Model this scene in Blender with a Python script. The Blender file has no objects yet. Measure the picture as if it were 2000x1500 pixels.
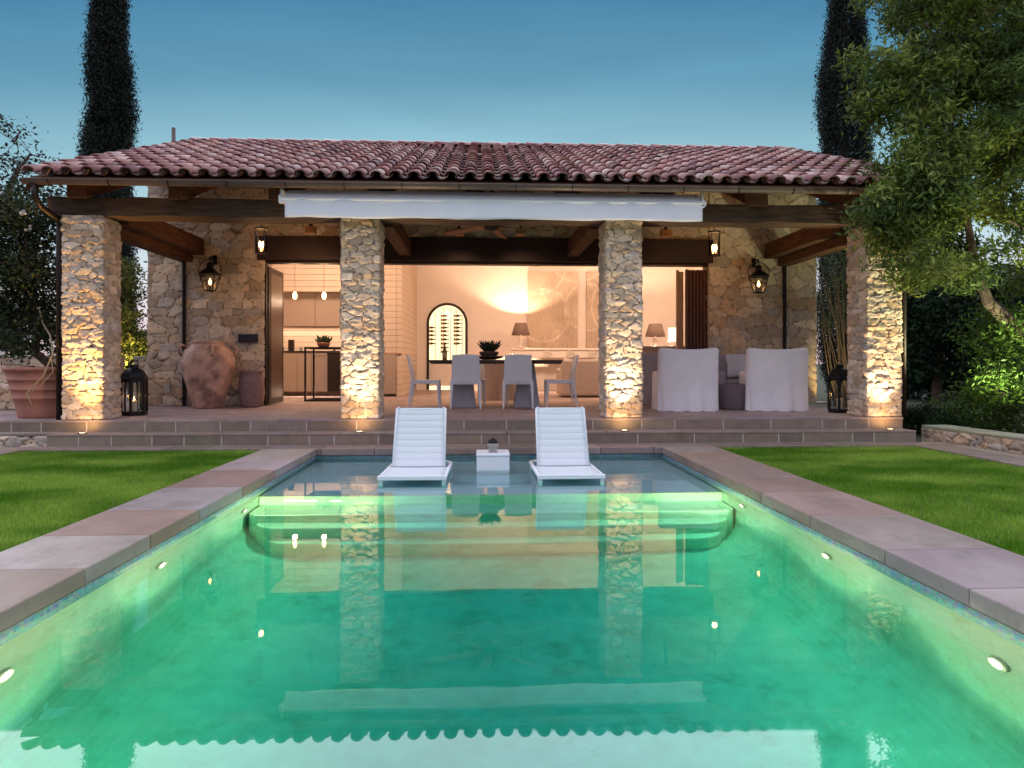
import bpy, math, random
import numpy as np
from mathutils import Vector, Matrix
S = bpy.context.scene
R = math.radians
# ------------------------------------------------------------------ camera, sky, exposure
FPX = 1300.0; TH = math.atan(60 / FPX); CH = 1.15
cd = bpy.data.cameras.new('camera'); cam = bpy.data.objects.new('camera', cd)
S.collection.objects.link(cam)
cam.location = (0, 0, CH); cam.rotation_euler = (R(90), 0, -TH)
cd.lens = FPX / 2000 * 36; cd.sensor_width = 36; cd.shift_y = -0.02
cd.clip_start = 0.05; cd.clip_end = 3000
S.camera = cam
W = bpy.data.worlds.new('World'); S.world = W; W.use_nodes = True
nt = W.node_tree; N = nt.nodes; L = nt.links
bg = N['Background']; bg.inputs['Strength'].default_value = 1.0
tc = N.new('ShaderNodeTexCoord'); sx = N.new('ShaderNodeSeparateXYZ'); L.new(tc.outputs['Generated'], sx.inputs[0])
mp = N.new('ShaderNodeMapping'); mp.inputs['Scale'].default_value = (1.2, 1.2, 7); L.new(tc.outputs['Generated'], mp.inputs[0])
nz = N.new('ShaderNodeTexNoise'); nz.inputs['Scale'].default_value = 1.4; nz.inputs['Detail'].default_value = 4; L.new(mp.outputs[0], nz.inputs['Vector'])
# evening sky over the house; unseen overhead part brightened for fill and pool reflections:
# ramp over the angle round the east-west axis (0 = horizon behind the house, .5 = zenith, 1 = horizon behind the viewer)
def nmath(op, a, b=None):
    m = N.new('ShaderNodeMath'); m.operation = op
    for k, v in enumerate((a, b)):
        if v is None: continue
        if isinstance(v, (int, float)): m.inputs[k].default_value = v
        else: L.new(v, m.inputs[k])
    return m.outputs[0]
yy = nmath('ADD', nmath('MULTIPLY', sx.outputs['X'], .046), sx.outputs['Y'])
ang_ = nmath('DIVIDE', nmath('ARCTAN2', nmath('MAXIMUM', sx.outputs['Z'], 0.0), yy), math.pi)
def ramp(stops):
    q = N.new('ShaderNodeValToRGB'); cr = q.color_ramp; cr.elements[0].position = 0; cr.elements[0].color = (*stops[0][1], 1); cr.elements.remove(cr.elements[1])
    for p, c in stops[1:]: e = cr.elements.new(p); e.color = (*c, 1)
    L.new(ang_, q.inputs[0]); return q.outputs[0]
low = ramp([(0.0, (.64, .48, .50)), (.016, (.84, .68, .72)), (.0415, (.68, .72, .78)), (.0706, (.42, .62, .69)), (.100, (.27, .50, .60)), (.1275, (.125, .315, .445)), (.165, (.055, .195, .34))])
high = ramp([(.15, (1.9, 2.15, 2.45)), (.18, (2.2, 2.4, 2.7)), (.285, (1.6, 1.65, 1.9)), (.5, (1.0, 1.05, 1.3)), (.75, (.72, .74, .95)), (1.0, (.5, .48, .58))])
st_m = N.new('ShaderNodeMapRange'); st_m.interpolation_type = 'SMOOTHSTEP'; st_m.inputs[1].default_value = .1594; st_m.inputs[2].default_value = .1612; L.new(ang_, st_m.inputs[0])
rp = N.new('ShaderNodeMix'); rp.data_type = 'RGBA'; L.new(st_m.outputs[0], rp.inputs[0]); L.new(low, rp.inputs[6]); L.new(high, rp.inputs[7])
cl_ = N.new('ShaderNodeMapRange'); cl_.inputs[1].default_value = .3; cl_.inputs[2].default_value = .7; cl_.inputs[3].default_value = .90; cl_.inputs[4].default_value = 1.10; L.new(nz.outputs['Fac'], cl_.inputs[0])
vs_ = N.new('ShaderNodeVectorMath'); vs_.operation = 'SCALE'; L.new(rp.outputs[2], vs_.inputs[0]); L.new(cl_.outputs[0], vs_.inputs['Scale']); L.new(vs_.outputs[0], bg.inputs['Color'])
S.view_settings.view_transform = 'Standard'; S.view_settings.look = 'None'
S.view_settings.exposure = 0.12; S.view_settings.gamma = 1.0
S.render.engine = 'CYCLES'
cy = S.cycles
cy.use_denoising = True
try: cy.denoiser = 'OPENIMAGEDENOISE'
except Exception: pass
cy.max_bounces = 12; cy.diffuse_bounces = 4; cy.glossy_bounces = 5; cy.transmission_bounces = 10; cy.transparent_max_bounces = 12
cy.sample_clamp_indirect = 4.0; cy.caustics_refractive = True; cy.caustics_reflective = False

def point_light(name, loc, power, col, r=.03):
    d = bpy.data.lights.new(name, 'POINT'); d.energy = power; d.color = col; d.shadow_soft_size = r
    o = bpy.data.objects.new(name, d); o.location = loc; S.collection.objects.link(o); return o
def spot_light(name, loc, target, power, col, angle=80, blend=.6, r=.03):
    d = bpy.data.lights.new(name, 'SPOT'); d.energy = power; d.color = col; d.shadow_soft_size = r; d.spot_size = R(angle); d.spot_blend = blend
    o = bpy.data.objects.new(name, d); o.location = loc; S.collection.objects.link(o)
    o.rotation_euler = (Vector(target) - Vector(loc)).to_track_quat('-Z', 'Y').to_euler(); return o
def area_light(name, loc, target, power, col, sx_, sy_):
    d = bpy.data.lights.new(name, 'AREA'); d.energy = power; d.color = col; d.shape = 'RECTANGLE'; d.size = sx_; d.size_y = sy_
    o = bpy.data.objects.new(name, d); o.location = loc; S.collection.objects.link(o)
    o.rotation_euler = (Vector(target) - Vector(loc)).to_track_quat('-Z', 'Y').to_euler(); return o
WARM = (1, .62, .36); AMBER = (1, .58, .18)
# the glow of the sun that has just set: one weak, very soft lamp
sd = bpy.data.lights.new('sun', 'SUN'); sd.energy = .35; sd.angle = R(25); sd.color = (1, .86, .92)
so = bpy.data.objects.new('sun', sd); so.rotation_euler = (R(38), 0, R(-25)); S.collection.objects.link(so)

# ------------------------------------------------------------------ projection of measured points into the world
s_, c_ = math.sin(TH), math.cos(TH)
def ray(u, v):
    x = (u - 1000) / FPX; return (s_ + x * c_, c_ - x * s_, -(v - 710) / FPX)
def AY(u, v, Y):
    r = ray(u, v); t = Y / r[1]; return Vector((r[0] * t, Y, CH + r[2] * t))
def AZ(u, v, Z):
    r = ray(u, v); t = (Z - CH) / r[2]; return Vector((r[0] * t, r[1] * t, Z))
def ax(u, Y): return AY(u, 710, Y).x
def az(v, Y, u=1000): return AY(u, v, Y).z

# ------------------------------------------------------------------ materials
def mat(name, color=(.5, .5, .5), rough=.6, metal=0.0, attr=None, var=0.0, vscale=8.0, bump=0.0, bscale=40.0, spec=.5, emis=None, estr=0, trans=0, ior=1.45, sheen=0, tint=None, tscale=2, stretch=None, detail=6, coat=0):
    m = bpy.data.materials.new(name); m.use_nodes = True
    t = m.node_tree; n = t.nodes; l = t.links; b = n['Principled BSDF']
    b.inputs['Roughness'].default_value = rough; b.inputs['Metallic'].default_value = metal
    b.inputs['Specular IOR Level'].default_value = spec; b.inputs['IOR'].default_value = ior
    b.inputs['Transmission Weight'].default_value = trans
    if sheen: b.inputs['Sheen Weight'].default_value = sheen
    if coat: b.inputs['Coat Weight'].default_value = coat
    b.inputs['Base Color'].default_value = (*color, 1)
    src = None
    co = n.new('ShaderNodeTexCoord'); vec = co.outputs['Object']
    if stretch:
        mm = n.new('ShaderNodeMapping'); mm.inputs['Scale'].default_value = stretch; l.new(vec, mm.inputs[0]); vec = mm.outputs[0]
    if attr:
        a = n.new('ShaderNodeAttribute'); a.attribute_name = attr; src = a.outputs['Color']
    if tint:
        q = n.new('ShaderNodeTexNoise'); q.inputs['Scale'].default_value = tscale; q.inputs['Detail'].default_value = 5; l.new(vec, q.inputs['Vector'])
        rr = n.new('ShaderNodeValToRGB'); rr.color_ramp.elements[0].position = .42; rr.color_ramp.elements[1].position = .62; l.new(q.outputs['Fac'], rr.inputs[0])
        mx = n.new('ShaderNodeMix'); mx.data_type = 'RGBA'; l.new(rr.outputs[0], mx.inputs[0])
        if src: l.new(src, mx.inputs[6])
        else: mx.inputs[6].default_value = (*color, 1)
        if src:
            m2 = n.new('ShaderNodeMix'); m2.data_type = 'RGBA'; m2.blend_type = 'MULTIPLY'; m2.inputs[0].default_value = 1; l.new(src, m2.inputs[6]); m2.inputs[7].default_value = (*tint, 1); l.new(m2.outputs[2], mx.inputs[7])
        else: mx.inputs[7].default_value = (*tint, 1)
        src = mx.outputs[2]
    if var:
        q = n.new('ShaderNodeTexNoise'); q.inputs['Scale'].default_value = vscale; q.inputs['Detail'].default_value = detail; l.new(vec, q.inputs['Vector'])
        mr = n.new('ShaderNodeMapRange'); mr.inputs[1].default_value = .25; mr.inputs[2].default_value = .75; mr.inputs[3].default_value = 1 - var; mr.inputs[4].default_value = 1 + var; l.new(q.outputs['Fac'], mr.inputs[0])
        vm = n.new('ShaderNodeVectorMath'); vm.operation = 'SCALE'; l.new(mr.outputs[0], vm.inputs['Scale'])
        if src: l.new(src, vm.inputs[0])
        else: vm.inputs[0].default_value = color
        src = vm.outputs[0]
    if src: l.new(src, b.inputs['Base Color'])
    if bump:
        q = n.new('ShaderNodeTexNoise'); q.inputs['Scale'].default_value = bscale; q.inputs['Detail'].default_value = 5; l.new(vec, q.inputs['Vector'])
        bp = n.new('ShaderNodeBump'); bp.inputs['Strength'].default_value = bump; bp.inputs['Distance'].default_value = .01; l.new(q.outputs['Fac'], bp.inputs['Height']); l.new(bp.outputs[0], b.inputs['Normal'])
    if emis:
        b.inputs['Emission Color'].default_value = (*emis, 1); b.inputs['Emission Strength'].default_value = estr
    return m
M = {}
M['stone'] = mat('rubble_stone', attr='col', rough=.9, var=.22, vscale=14, bump=.5, bscale=60, spec=.2)
M['slab'] = mat('flagstone', attr='col', rough=.62, var=.16, vscale=5, bump=.12, bscale=35, tint=(1.25, 1.22, 1.25), tscale=1.6, spec=.35)
M['coping'] = mat('coping_stone', attr='col', rough=.6, var=.14, vscale=7, bump=.25, bscale=28, tint=(1.32, 1.38, 1.42), tscale=.9, spec=.4, stretch=(1, .6, 1))
M['step'] = mat('step_stone', attr='col', rough=.75, var=.15, vscale=6, bump=.25, bscale=40, spec=.25)
M['mortar'] = mat('pale_mortar', (.50, .44, .40), .9)
M['tile'] = mat('roof_tile_clay', attr='col', coat=.25, rough=.42, var=.3, vscale=9, bump=.2, bscale=50, spec=.45)
M['oldwood'] = mat('old_timber', (.080, .052, .037), .8, var=.5, vscale=3, bump=.7, bscale=6, stretch=(1, 8, 8), spec=.2)
M['oldwoody'] = mat('old_timber_lengthwise', (.11, .052, .028), .8, var=.45, vscale=3, bump=.6, bscale=6, stretch=(8, 1, 8), spec=.2)
M['deckwood'] = mat('ceiling_boards', (.22, .095, .045), .7, var=.3, vscale=4, stretch=(6, 1, 1))
M['darkbeam'] = mat('dark_stained_beam', (.035, .014, .011), .55, var=.3, vscale=4, stretch=(1, 8, 8))
M['bronze'] = mat('dark_bronze_metal', (.035, .024, .018), .45, metal=.6)
M['iron'] = mat('black_iron', (.012, .011, .013), .5, metal=.4)
M['gutter'] = mat('gutter_metal', (.13, .10, .085), .5, metal=.3, var=.2, vscale=3)
M['white'] = mat('white_plaster', (.80, .71, .63), .85, var=.03, vscale=3)
M['chairwhite'] = mat('white_plastic', (.80, .82, .88), .42, spec=.5)
M['chaise'] = mat('white_coated_frame', (.86, .90, .94), .35)
M['sling'] = mat('white_sling_fabric', (.74, .80, .83), .7, var=.05, vscale=120, bump=.2, bscale=300)
M['linen'] = mat('white_linen', (.86, .84, .88), .9, var=.03, vscale=8, bump=.9, bscale=3.5, sheen=.2)
M['beige'] = mat('beige_linen', (.47, .37, .31), .9, var=.08, vscale=8, bump=.3, bscale=10)
M['pillow'] = mat('pale_cushion', (.62, .60, .62), .95, bump=.3, bscale=30)
M['terracotta'] = mat('terracotta', (.40, .175, .125), .75, var=.18, vscale=4, bump=.2, bscale=25)
M['concrete'] = mat('grey_concrete', (.36, .37, .42), .8, var=.1, vscale=10)
M['tabletop'] = mat('dark_table_wood', (.045, .028, .024), .5, var=.4, vscale=4, bump=.5, bscale=10, stretch=(1, 6, 6))
M['cabinet'] = mat('taupe_cabinet', (.36, .27, .205), .55, var=.03)
M['steel'] = mat('brushed_steel', (.55, .47, .42), .32, metal=.8, var=.06, vscale=4, stretch=(1, 1, 12))
M['counter'] = mat('dark_counter', (.04, .03, .028), .25)
M['shade'] = mat('lamp_shade', (.22, .15, .12), .9)
M['lampbase'] = mat('cream_lamp_base', (.8, .72, .62), .3)
M['black'] = mat('black_paint', (.015, .013, .02), .5)
M['candle'] = mat('candle_wax', (.75, .6, .42), .5)
M['flame'] = mat('flame', (1, .6, .2), emis=(1, .52, .18), estr=9)
M['bulb'] = mat('lit_bulb', (1, .8, .5), emis=(1, .62, .30), estr=9)
M['poolbulb'] = mat('lit_pool_lens', (1, .8, .5), emis=(1, .80, .50), estr=7)
M['glow'] = mat('glowing_shade', (1, .9, .8), emis=(1, .80, .62), estr=1.6)
M['nichelit'] = mat('backlit_panel', (1, .8, .5), emis=(1, .80, .50), estr=1.15)
M['bottle'] = mat('dark_bottle_glass', (.05, .035, .012), .2, spec=.6)
M['bottlelab'] = mat('bottle_label', (.55, .38, .2), .7)
M['bark'] = mat('bark', (.09, .06, .045), .9, var=.4, vscale=10, bump=.8, bscale=20)
M['plaster_pool'] = mat('pool_plaster', (.78, .80, .66), .85, tint=(.60, .68, .52), tscale=1.1, var=.10, vscale=9)
def stains(m, sc, amt, colr):
    n = m.node_tree.nodes; l = m.node_tree.links; b = n['Principled BSDF']; src = b.inputs['Base Color'].links[0].from_socket
    tc = n.new('ShaderNodeTexCoord'); a = n.new('ShaderNodeTexNoise'); a.inputs['Scale'].default_value = sc; a.inputs['Detail'].default_value = 9; a.inputs['Roughness'].default_value = .72; a.inputs['Distortion'].default_value = .15; l.new(tc.outputs['Object'], a.inputs['Vector'])
    r = n.new('ShaderNodeMapRange'); r.inputs[1].default_value = .53; r.inputs[2].default_value = .66; r.inputs[3].default_value = 0; r.inputs[4].default_value = amt; l.new(a.outputs['Fac'], r.inputs[0])
    x = n.new('ShaderNodeMix'); x.data_type = 'RGBA'; l.new(r.outputs[0], x.inputs[0]); l.new(src, x.inputs[6]); x.inputs[7].default_value = (*colr, 1); l.new(x.outputs[2], b.inputs['Base Color'])
stains(M['plaster_pool'], 3.2, .42, (.36, .34, .18)); stains(M['coping'], 2.6, .45, (.13, .10, .085)); stains(M['step'], 3.5, .4, (.12, .095, .075)); stains(M['slab'], 3, .35, (.15, .11, .095)); stains(M['tile'], 6, .4, (.09, .055, .05))
M['fabricaw'] = mat('awning_fabric', (.88, .91, .97), .7, bump=.25, bscale=6, stretch=(1, 3, 3))
M['soil'] = mat('ground_soil', (.05, .055, .025), .95, var=.4, vscale=3, bump=.6, bscale=12)
M['flower'] = mat('white_petals', (.75, .74, .78), .7)
M['outlet'] = mat('beige_plate', (.5, .42, .34), .5)
M['basket'] = mat('woven_dark', (.06, .035, .03), .8, bump=1.0, bscale=60)
M['ceramic'] = mat('glazed_ceramic', (.36, .33, .31), .4, var=.15, vscale=12)
def leafmat(name, trans=.25):
    m = mat(name, attr='col', rough=.6, spec=.25); b = m.node_tree.nodes['Principled BSDF']
    n = m.node_tree.nodes; l = m.node_tree.links
    tr = n.new('ShaderNodeBsdfTranslucent'); a = [q for q in n if q.type == 'ATTRIBUTE'][0]; l.new(a.outputs['Color'], tr.inputs['Color'])
    mx = n.new('ShaderNodeMixShader'); mx.inputs[0].default_value = trans; l.new(b.outputs[0], mx.inputs[1]); l.new(tr.outputs[0], mx.inputs[2]); l.new(mx.outputs[0], n['Material Output'].inputs['Surface'])
    return m
M['leaf'] = leafmat('leaves'); M['needle'] = leafmat('conifer_foliage', .08); M['grass'] = leafmat('grass_blades', .3)
def clearglass():
    m = bpy.data.materials.new('thin_clear_glass'); m.use_nodes = True; n = m.node_tree.nodes; l = m.node_tree.links; n.remove(n['Principled BSDF'])
    t = n.new('ShaderNodeBsdfTransparent'); g = n.new('ShaderNodeBsdfGlossy'); g.inputs['Roughness'].default_value = .03
    f = n.new('ShaderNodeFresnel'); f.inputs[0].default_value = 1.45; x = n.new('ShaderNodeMixShader')
    l.new(f.outputs[0], x.inputs[0]); l.new(t.outputs[0], x.inputs[1]); l.new(g.outputs[0], x.inputs[2]); l.new(x.outputs[0], n['Material Output'].inputs['Surface']); return m
M['glass'] = clearglass()
def watermat():
    m = bpy.data.materials.new('pool_water'); m.use_nodes = True; n = m.node_tree.nodes; l = m.node_tree.links; n.remove(n['Principled BSDF'])
    rf = n.new('ShaderNodeBsdfRefraction'); rf.inputs['IOR'].default_value = 1.333; rf.inputs['Roughness'].default_value = 0.0
    g = n.new('ShaderNodeBsdfGlossy'); g.inputs['Roughness'].default_value = 0.0
    f = n.new('ShaderNodeFresnel'); f.inputs[0].default_value = 1.85
    nz = n.new('ShaderNodeTexNoise'); nz.inputs['Scale'].default_value = 1.1; nz.inputs['Detail'].default_value = 2
    tc = n.new('ShaderNodeTexCoord'); l.new(tc.outputs['Object'], nz.inputs['Vector'])
    bp = n.new('ShaderNodeBump'); bp.inputs['Strength'].default_value = .05; bp.inputs['Distance'].default_value = .02; l.new(nz.outputs['Fac'], bp.inputs['Height'])
    for q in (rf, g): l.new(bp.outputs[0], q.inputs['Normal'])
    x = n.new('ShaderNodeMixShader'); gm = n.new('ShaderNodeNewGeometry'); f2 = n.new('ShaderNodeFresnel'); f2.inputs[0].default_value = 1.333; mf = n.new('ShaderNodeMix'); mf.data_type = 'FLOAT'; l.new(gm.outputs['Backfacing'], mf.inputs[0]); l.new(f.outputs[0], mf.inputs[2]); l.new(f2.outputs[0], mf.inputs[3])
    l.new(mf.outputs[0], x.inputs[0]); l.new(rf.outputs[0], x.inputs[1]); l.new(g.outputs[0], x.inputs[2])
    l.new(x.outputs[0], n['Material Output'].inputs['Surface'])
    va = n.new('ShaderNodeVolumeAbsorption'); va.inputs['Color'].default_value = (.16, .79, .81, 1); va.inputs['Density'].default_value = 1.3
    l.new(va.outputs[0], n['Material Output'].inputs['Volume']); return m
M['water'] = watermat()
def boards(name, color, pitch, axis='Z', gap=.06, rough=.6, dark=.45):
    m = mat(name, color, rough, var=.05, vscale=2); n = m.node_tree.nodes; l = m.node_tree.links; b = n['Principled BSDF']
    tc = n.new('ShaderNodeTexCoord'); sp = n.new('ShaderNodeSeparateXYZ'); l.new(tc.outputs['Object'], sp.inputs[0])
    d = n.new('ShaderNodeMath'); d.operation = 'DIVIDE'; d.inputs[1].default_value = pitch; l.new(sp.outputs[axis], d.inputs[0])
    fr = n.new('ShaderNodeMath'); fr.operation = 'FRACT'; l.new(d.outputs[0], fr.inputs[0])
    gt = n.new('ShaderNodeMath'); gt.operation = 'LESS_THAN'; gt.inputs[1].default_value = gap; l.new(fr.outputs[0], gt.inputs[0])
    mx = n.new('ShaderNodeMix'); mx.data_type = 'RGBA'; l.new(gt.outputs[0], mx.inputs[0]); src = b.inputs['Base Color'].links[0].from_socket
    l.new(src, mx.inputs[6]); mx.inputs[7].default_value = (*[c * dark for c in color], 1); l.new(mx.outputs[2], b.inputs['Base Color'])
    bp = n.new('ShaderNodeBump'); bp.invert = True; bp.inputs['Distance'].default_value = .006; l.new(gt.outputs[0], bp.inputs['Height']); l.new(bp.outputs[0], b.inputs['Normal'])
    return m
M['shiplap'] = boards('shiplap_boards', (.60, .47, .36), .135)
M['mosaic'] = mat('tile_band', (.22, .42, .52), .25)
def mosaic(m):
    n = m.node_tree.nodes; l = m.node_tree.links; b = n['Principled BSDF']; tc = n.new('ShaderNodeTexCoord'); v = n.new('ShaderNodeTexVoronoi'); v.inputs['Scale'].default_value = 45; v.distance = 'CHEBYCHEV'
    v.inputs['Randomness'].default_value = 0.0; l.new(tc.outputs['Object'], v.inputs['Vector']); q = n.new('ShaderNodeMix'); q.data_type = 'RGBA'; q.blend_type = 'MIX'; q.inputs[0].default_value = .25
    q.inputs[6].default_value = (.20, .38, .46, 1); l.new(v.outputs['Color'], q.inputs[7]); l.new(q.outputs[2], b.inputs['Base Color'])
mosaic(M['mosaic'])
def artmat():
    m = mat('painted_panel', (.50, .37, .27), .85); n = m.node_tree.nodes; l = m.node_tree.links; b = n['Principled BSDF']
    tc = n.new('ShaderNodeTexCoord'); mp = n.new('ShaderNodeMapping'); mp.inputs['Scale'].default_value = (12, 1, 2.5); l.new(tc.outputs['Object'], mp.inputs[0])
    nz = n.new('ShaderNodeTexNoise'); nz.inputs['Scale'].default_value = 2.2; nz.inputs['Detail'].default_value = 8; l.new(mp.outputs[0], nz.inputs['Vector'])
    a = n.new('ShaderNodeAttribute'); a.attribute_name = 'col'
    r = n.new('ShaderNodeMapRange'); r.inputs[1].default_value = .3; r.inputs[2].default_value = .7; r.inputs[3].default_value = .8; r.inputs[4].default_value = 1.15; l.new(nz.outputs['Fac'], r.inputs[0])
    vm = n.new('ShaderNodeVectorMath'); vm.operation = 'SCALE'; l.new(a.outputs['Color'], vm.inputs[0]); l.new(r.outputs[0], vm.inputs['Scale']); l.new(vm.outputs[0], b.inputs['Base Color']); return m
M['art'] = artmat()

# ------------------------------------------------------------------ mesh tools
def link(o, parent=None):
    S.collection.objects.link(o)
    if parent: o.parent = parent
    return o
def tag(o, label=None, cat=None, group=None, kind=None):
    if label: o['label'] = label
    if cat: o['category'] = cat
    if group: o['group'] = group
    if kind: o['kind'] = kind
    return o
def thing(name, label, cat, loc=(0, 0, 0), rz=0, group=None):
    o = bpy.data.objects.new(name, None); o.empty_display_size = .1; o.location = loc; o.rotation_euler = (0, 0, rz)
    link(o); return tag(o, label, cat, group)
def copy_tree(o, parent=None):
    c = o.copy(); S.collection.objects.link(c)
    if parent: c.parent = parent
    for ch in list(o.children): copy_tree(ch, c)
    return c
def dup(o, loc, rz=None, label=None, scale=None):
    c = copy_tree(o); c.location = loc
    if rz is not None: c.rotation_euler = (0, 0, rz)
    if scale: c.scale = (scale, scale, scale)
    if label: c['label'] = label
    return c
class MB:
    def __init__(s, off=(0, 0, 0)): s.v = []; s.f = []; s.c = []; s.col = (.5, .5, .5); s.off = Vector(off)
    def add(s, vs, fs):
        b = len(s.v); s.v += [tuple(Vector(v) - s.off) for v in vs]
        for f in fs: s.f.append(tuple(b + i for i in f)); s.c.append(s.col)
        return s
    def box(s, x0, x1, y0, y1, z0, z1, M4=None):
        vs = [(x, y, z) for z in (z0, z1) for y in (y0, y1) for x in (x0, x1)]
        if M4 is not None: vs = [M4 @ Vector(v) for v in vs]
        return s.add(vs, [(0, 2, 3, 1), (4, 5, 7, 6), (0, 1, 5, 4), (2, 6, 7, 3), (0, 4, 6, 2), (1, 3, 7, 5)])
    def hexa(s, b, t):   # 4 bottom points, 4 top points (ccw from above)
        return s.add(list(b) + list(t), [(3, 2, 1, 0), (4, 5, 6, 7), (0, 1, 5, 4), (1, 2, 6, 5), (2, 3, 7, 6), (3, 0, 4, 7)])
    def tube(s, pts, rad, n=8, cap=True, sq=1.0):
        pts = [Vector(p) for p in pts]; k = len(pts)
        if not hasattr(rad, '__len__'): rad = [rad] * k
        ring = []; up = None
        for i in range(k):
            d = (pts[min(i + 1, k - 1)] - pts[max(i - 1, 0)]).normalized()
            if up is None: up = Vector((0, 0, 1)) if abs(d.z) < .9 else Vector((1, 0, 0))
            a = d.cross(up).normalized(); up = a.cross(d).normalized()
            ring.append([pts[i] + (a * math.cos(2 * math.pi * j / n + math.pi / n) + up * sq * math.sin(2 * math.pi * j / n + math.pi / n)) * rad[i] for j in range(n)])
        vs = [v for r_ in ring for v in r_]; fs = []
        for i in range(k - 1):
            for j in range(n): fs.append((i * n + j, i * n + (j + 1) % n, (i + 1) * n + (j + 1) % n, (i + 1) * n + j))
        if cap: fs += [tuple(range(n - 1, -1, -1)), tuple((k - 1) * n + j for j in range(n))]
        return s.add(vs, fs)
    def lathe(s, prof, n=32, c=(0, 0, 0), rot=0, wob=None):
        vs = []; fs = []
        for (r, z) in prof:
            for j in range(n):
                a = 2 * math.pi * j / n + rot; q = r * (1 + (wob(a, z) if wob else 0)); vs.append((c[0] + q * math.cos(a), c[1] + q * math.sin(a), c[2] + z))
        for i in range(len(prof) - 1):
            for j in range(n): fs.append((i * n + j, i * n + (j + 1) % n, (i + 1) * n + (j + 1) % n, (i + 1) * n + j))
        if prof[0][0] > 1e-4: fs.append(tuple(range(n - 1, -1, -1)))
        if prof[-1][0] > 1e-4: fs.append(tuple((len(prof) - 1) * n + j for j in range(n)))
        return s.add(vs, fs)
    def prism(s, poly, y0, y1):   # polygon in xz, extruded in y
        n = len(poly); vs = [(x, y0, z) for x, z in poly] + [(x, y1, z) for x, z in poly]
        return s.add(vs, [tuple(range(n)), tuple(range(2 * n - 1, n - 1, -1))] + [(i + n, (i + 1) % n + n, (i + 1) % n, i) for i in range(n)])
    def grid(s, pts):   # 2-D list of points
        a = len(pts); b = len(pts[0]); return s.add([p for r_ in pts for p in r_], [(i * b + j, i * b + j + 1, (i + 1) * b + j + 1, (i + 1) * b + j) for i in range(a - 1) for j in range(b - 1)])
    def build(s, name, m, parent=None, smooth=False, bevel=0, seg=2, subsurf=0, solid=0, colors=False):
        me = bpy.data.meshes.new(name); me.from_pydata(s.v, [], s.f); me.update()
        me.materials.append(M[m] if isinstance(m, str) else m)
        if smooth: me.shade_smooth()
        if colors:
            a = me.attributes.new('col', 'FLOAT_COLOR', 'FACE'); a.data.foreach_set('color', [x for c in s.c for x in (*c, 1)])
        o = bpy.data.objects.new(name, me); link(o, parent)
        if solid: q = o.modifiers.new('solid', 'SOLIDIFY'); q.thickness = solid; q.offset = 0
        if bevel: q = o.modifiers.new('bevel', 'BEVEL'); q.width = bevel; q.segments = seg; q.limit_method = 'ANGLE'; q.angle_limit = R(35)
        if subsurf: q = o.modifiers.new('sub', 'SUBSURF'); q.levels = subsurf; q.render_levels = subsurf
        return o
def fast(name, V, Fc, m, parent=None, vcol=None, fcol=None, smooth=False):
    V = np.asarray(V, dtype=np.float32); Fc = np.asarray(Fc, dtype=np.int32); k = Fc.shape[1]; nf = len(Fc)
    me = bpy.data.meshes.new(name); me.vertices.add(len(V)); me.vertices.foreach_set('co', V.ravel())
    me.loops.add(nf * k); me.loops.foreach_set('vertex_index', Fc.ravel()); me.polygons.add(nf)
    me.polygons.foreach_set('loop_start', np.arange(nf, dtype=np.int32) * k); me.update(calc_edges=True); me.validate()
    if smooth: me.shade_smooth()
    if vcol is not None:
        a = me.attributes.new('col', 'FLOAT_COLOR', 'POINT'); a.data.foreach_set('color', np.c_[vcol, np.ones(len(V))].astype(np.float32).ravel())
    if fcol is not None:
        a = me.attributes.new('col', 'FLOAT_COLOR', 'FACE'); a.data.foreach_set('color', np.c_[fcol, np.ones(nf)].astype(np.float32).ravel())
    me.materials.append(M[m]); o = bpy.data.objects.new(name, me); link(o, parent); return o
def vnoise(x, y, seed):
    xi = np.floor(x).astype(np.int64); yi = np.floor(y).astype(np.int64); fx = x - xi; fy = y - yi
    fx = fx * fx * (3 - 2 * fx); fy = fy * fy * (3 - 2 * fy)
    def h(a, b):
        n = (a * 374761393 + b * 668265263 + seed * 974634777) & 0x7fffffff; n = ((n ^ (n >> 13)) * 1274126177) & 0x7fffffff; return ((n ^ (n >> 16)) & 0xffff) / 65535.0
    return (h(xi, yi) * (1 - fx) + h(xi + 1, yi) * fx) * (1 - fy) + (h(xi, yi + 1) * (1 - fx) + h(xi + 1, yi + 1) * fx) * fy
def fbm(x, y, seed, o=4):
    r = 0; a = .5
    for i in range(o): r = r + a * (vnoise(x * 2 ** i, y * 2 ** i, seed + i * 7) - .5); a *= .5
    return r
def hsh(a, b, k):
    n = (a * 73856093 ^ b * 19349663 ^ (k * 83492791)) & 0x7fffffff; n = ((n ^ (n >> 13)) * 1274126177) & 0x7fffffff; return ((n ^ (n >> 16)) & 0xffff) / 65535.0
STONE_COLS = np.array([1.06, .985, .89]) * np.array([(.56, .49, .41), (.50, .44, .37), (.62, .55, .46), (.46, .40, .34), (.55, .44, .33), (.50, .47, .45), (.66, .59, .51)])
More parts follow.
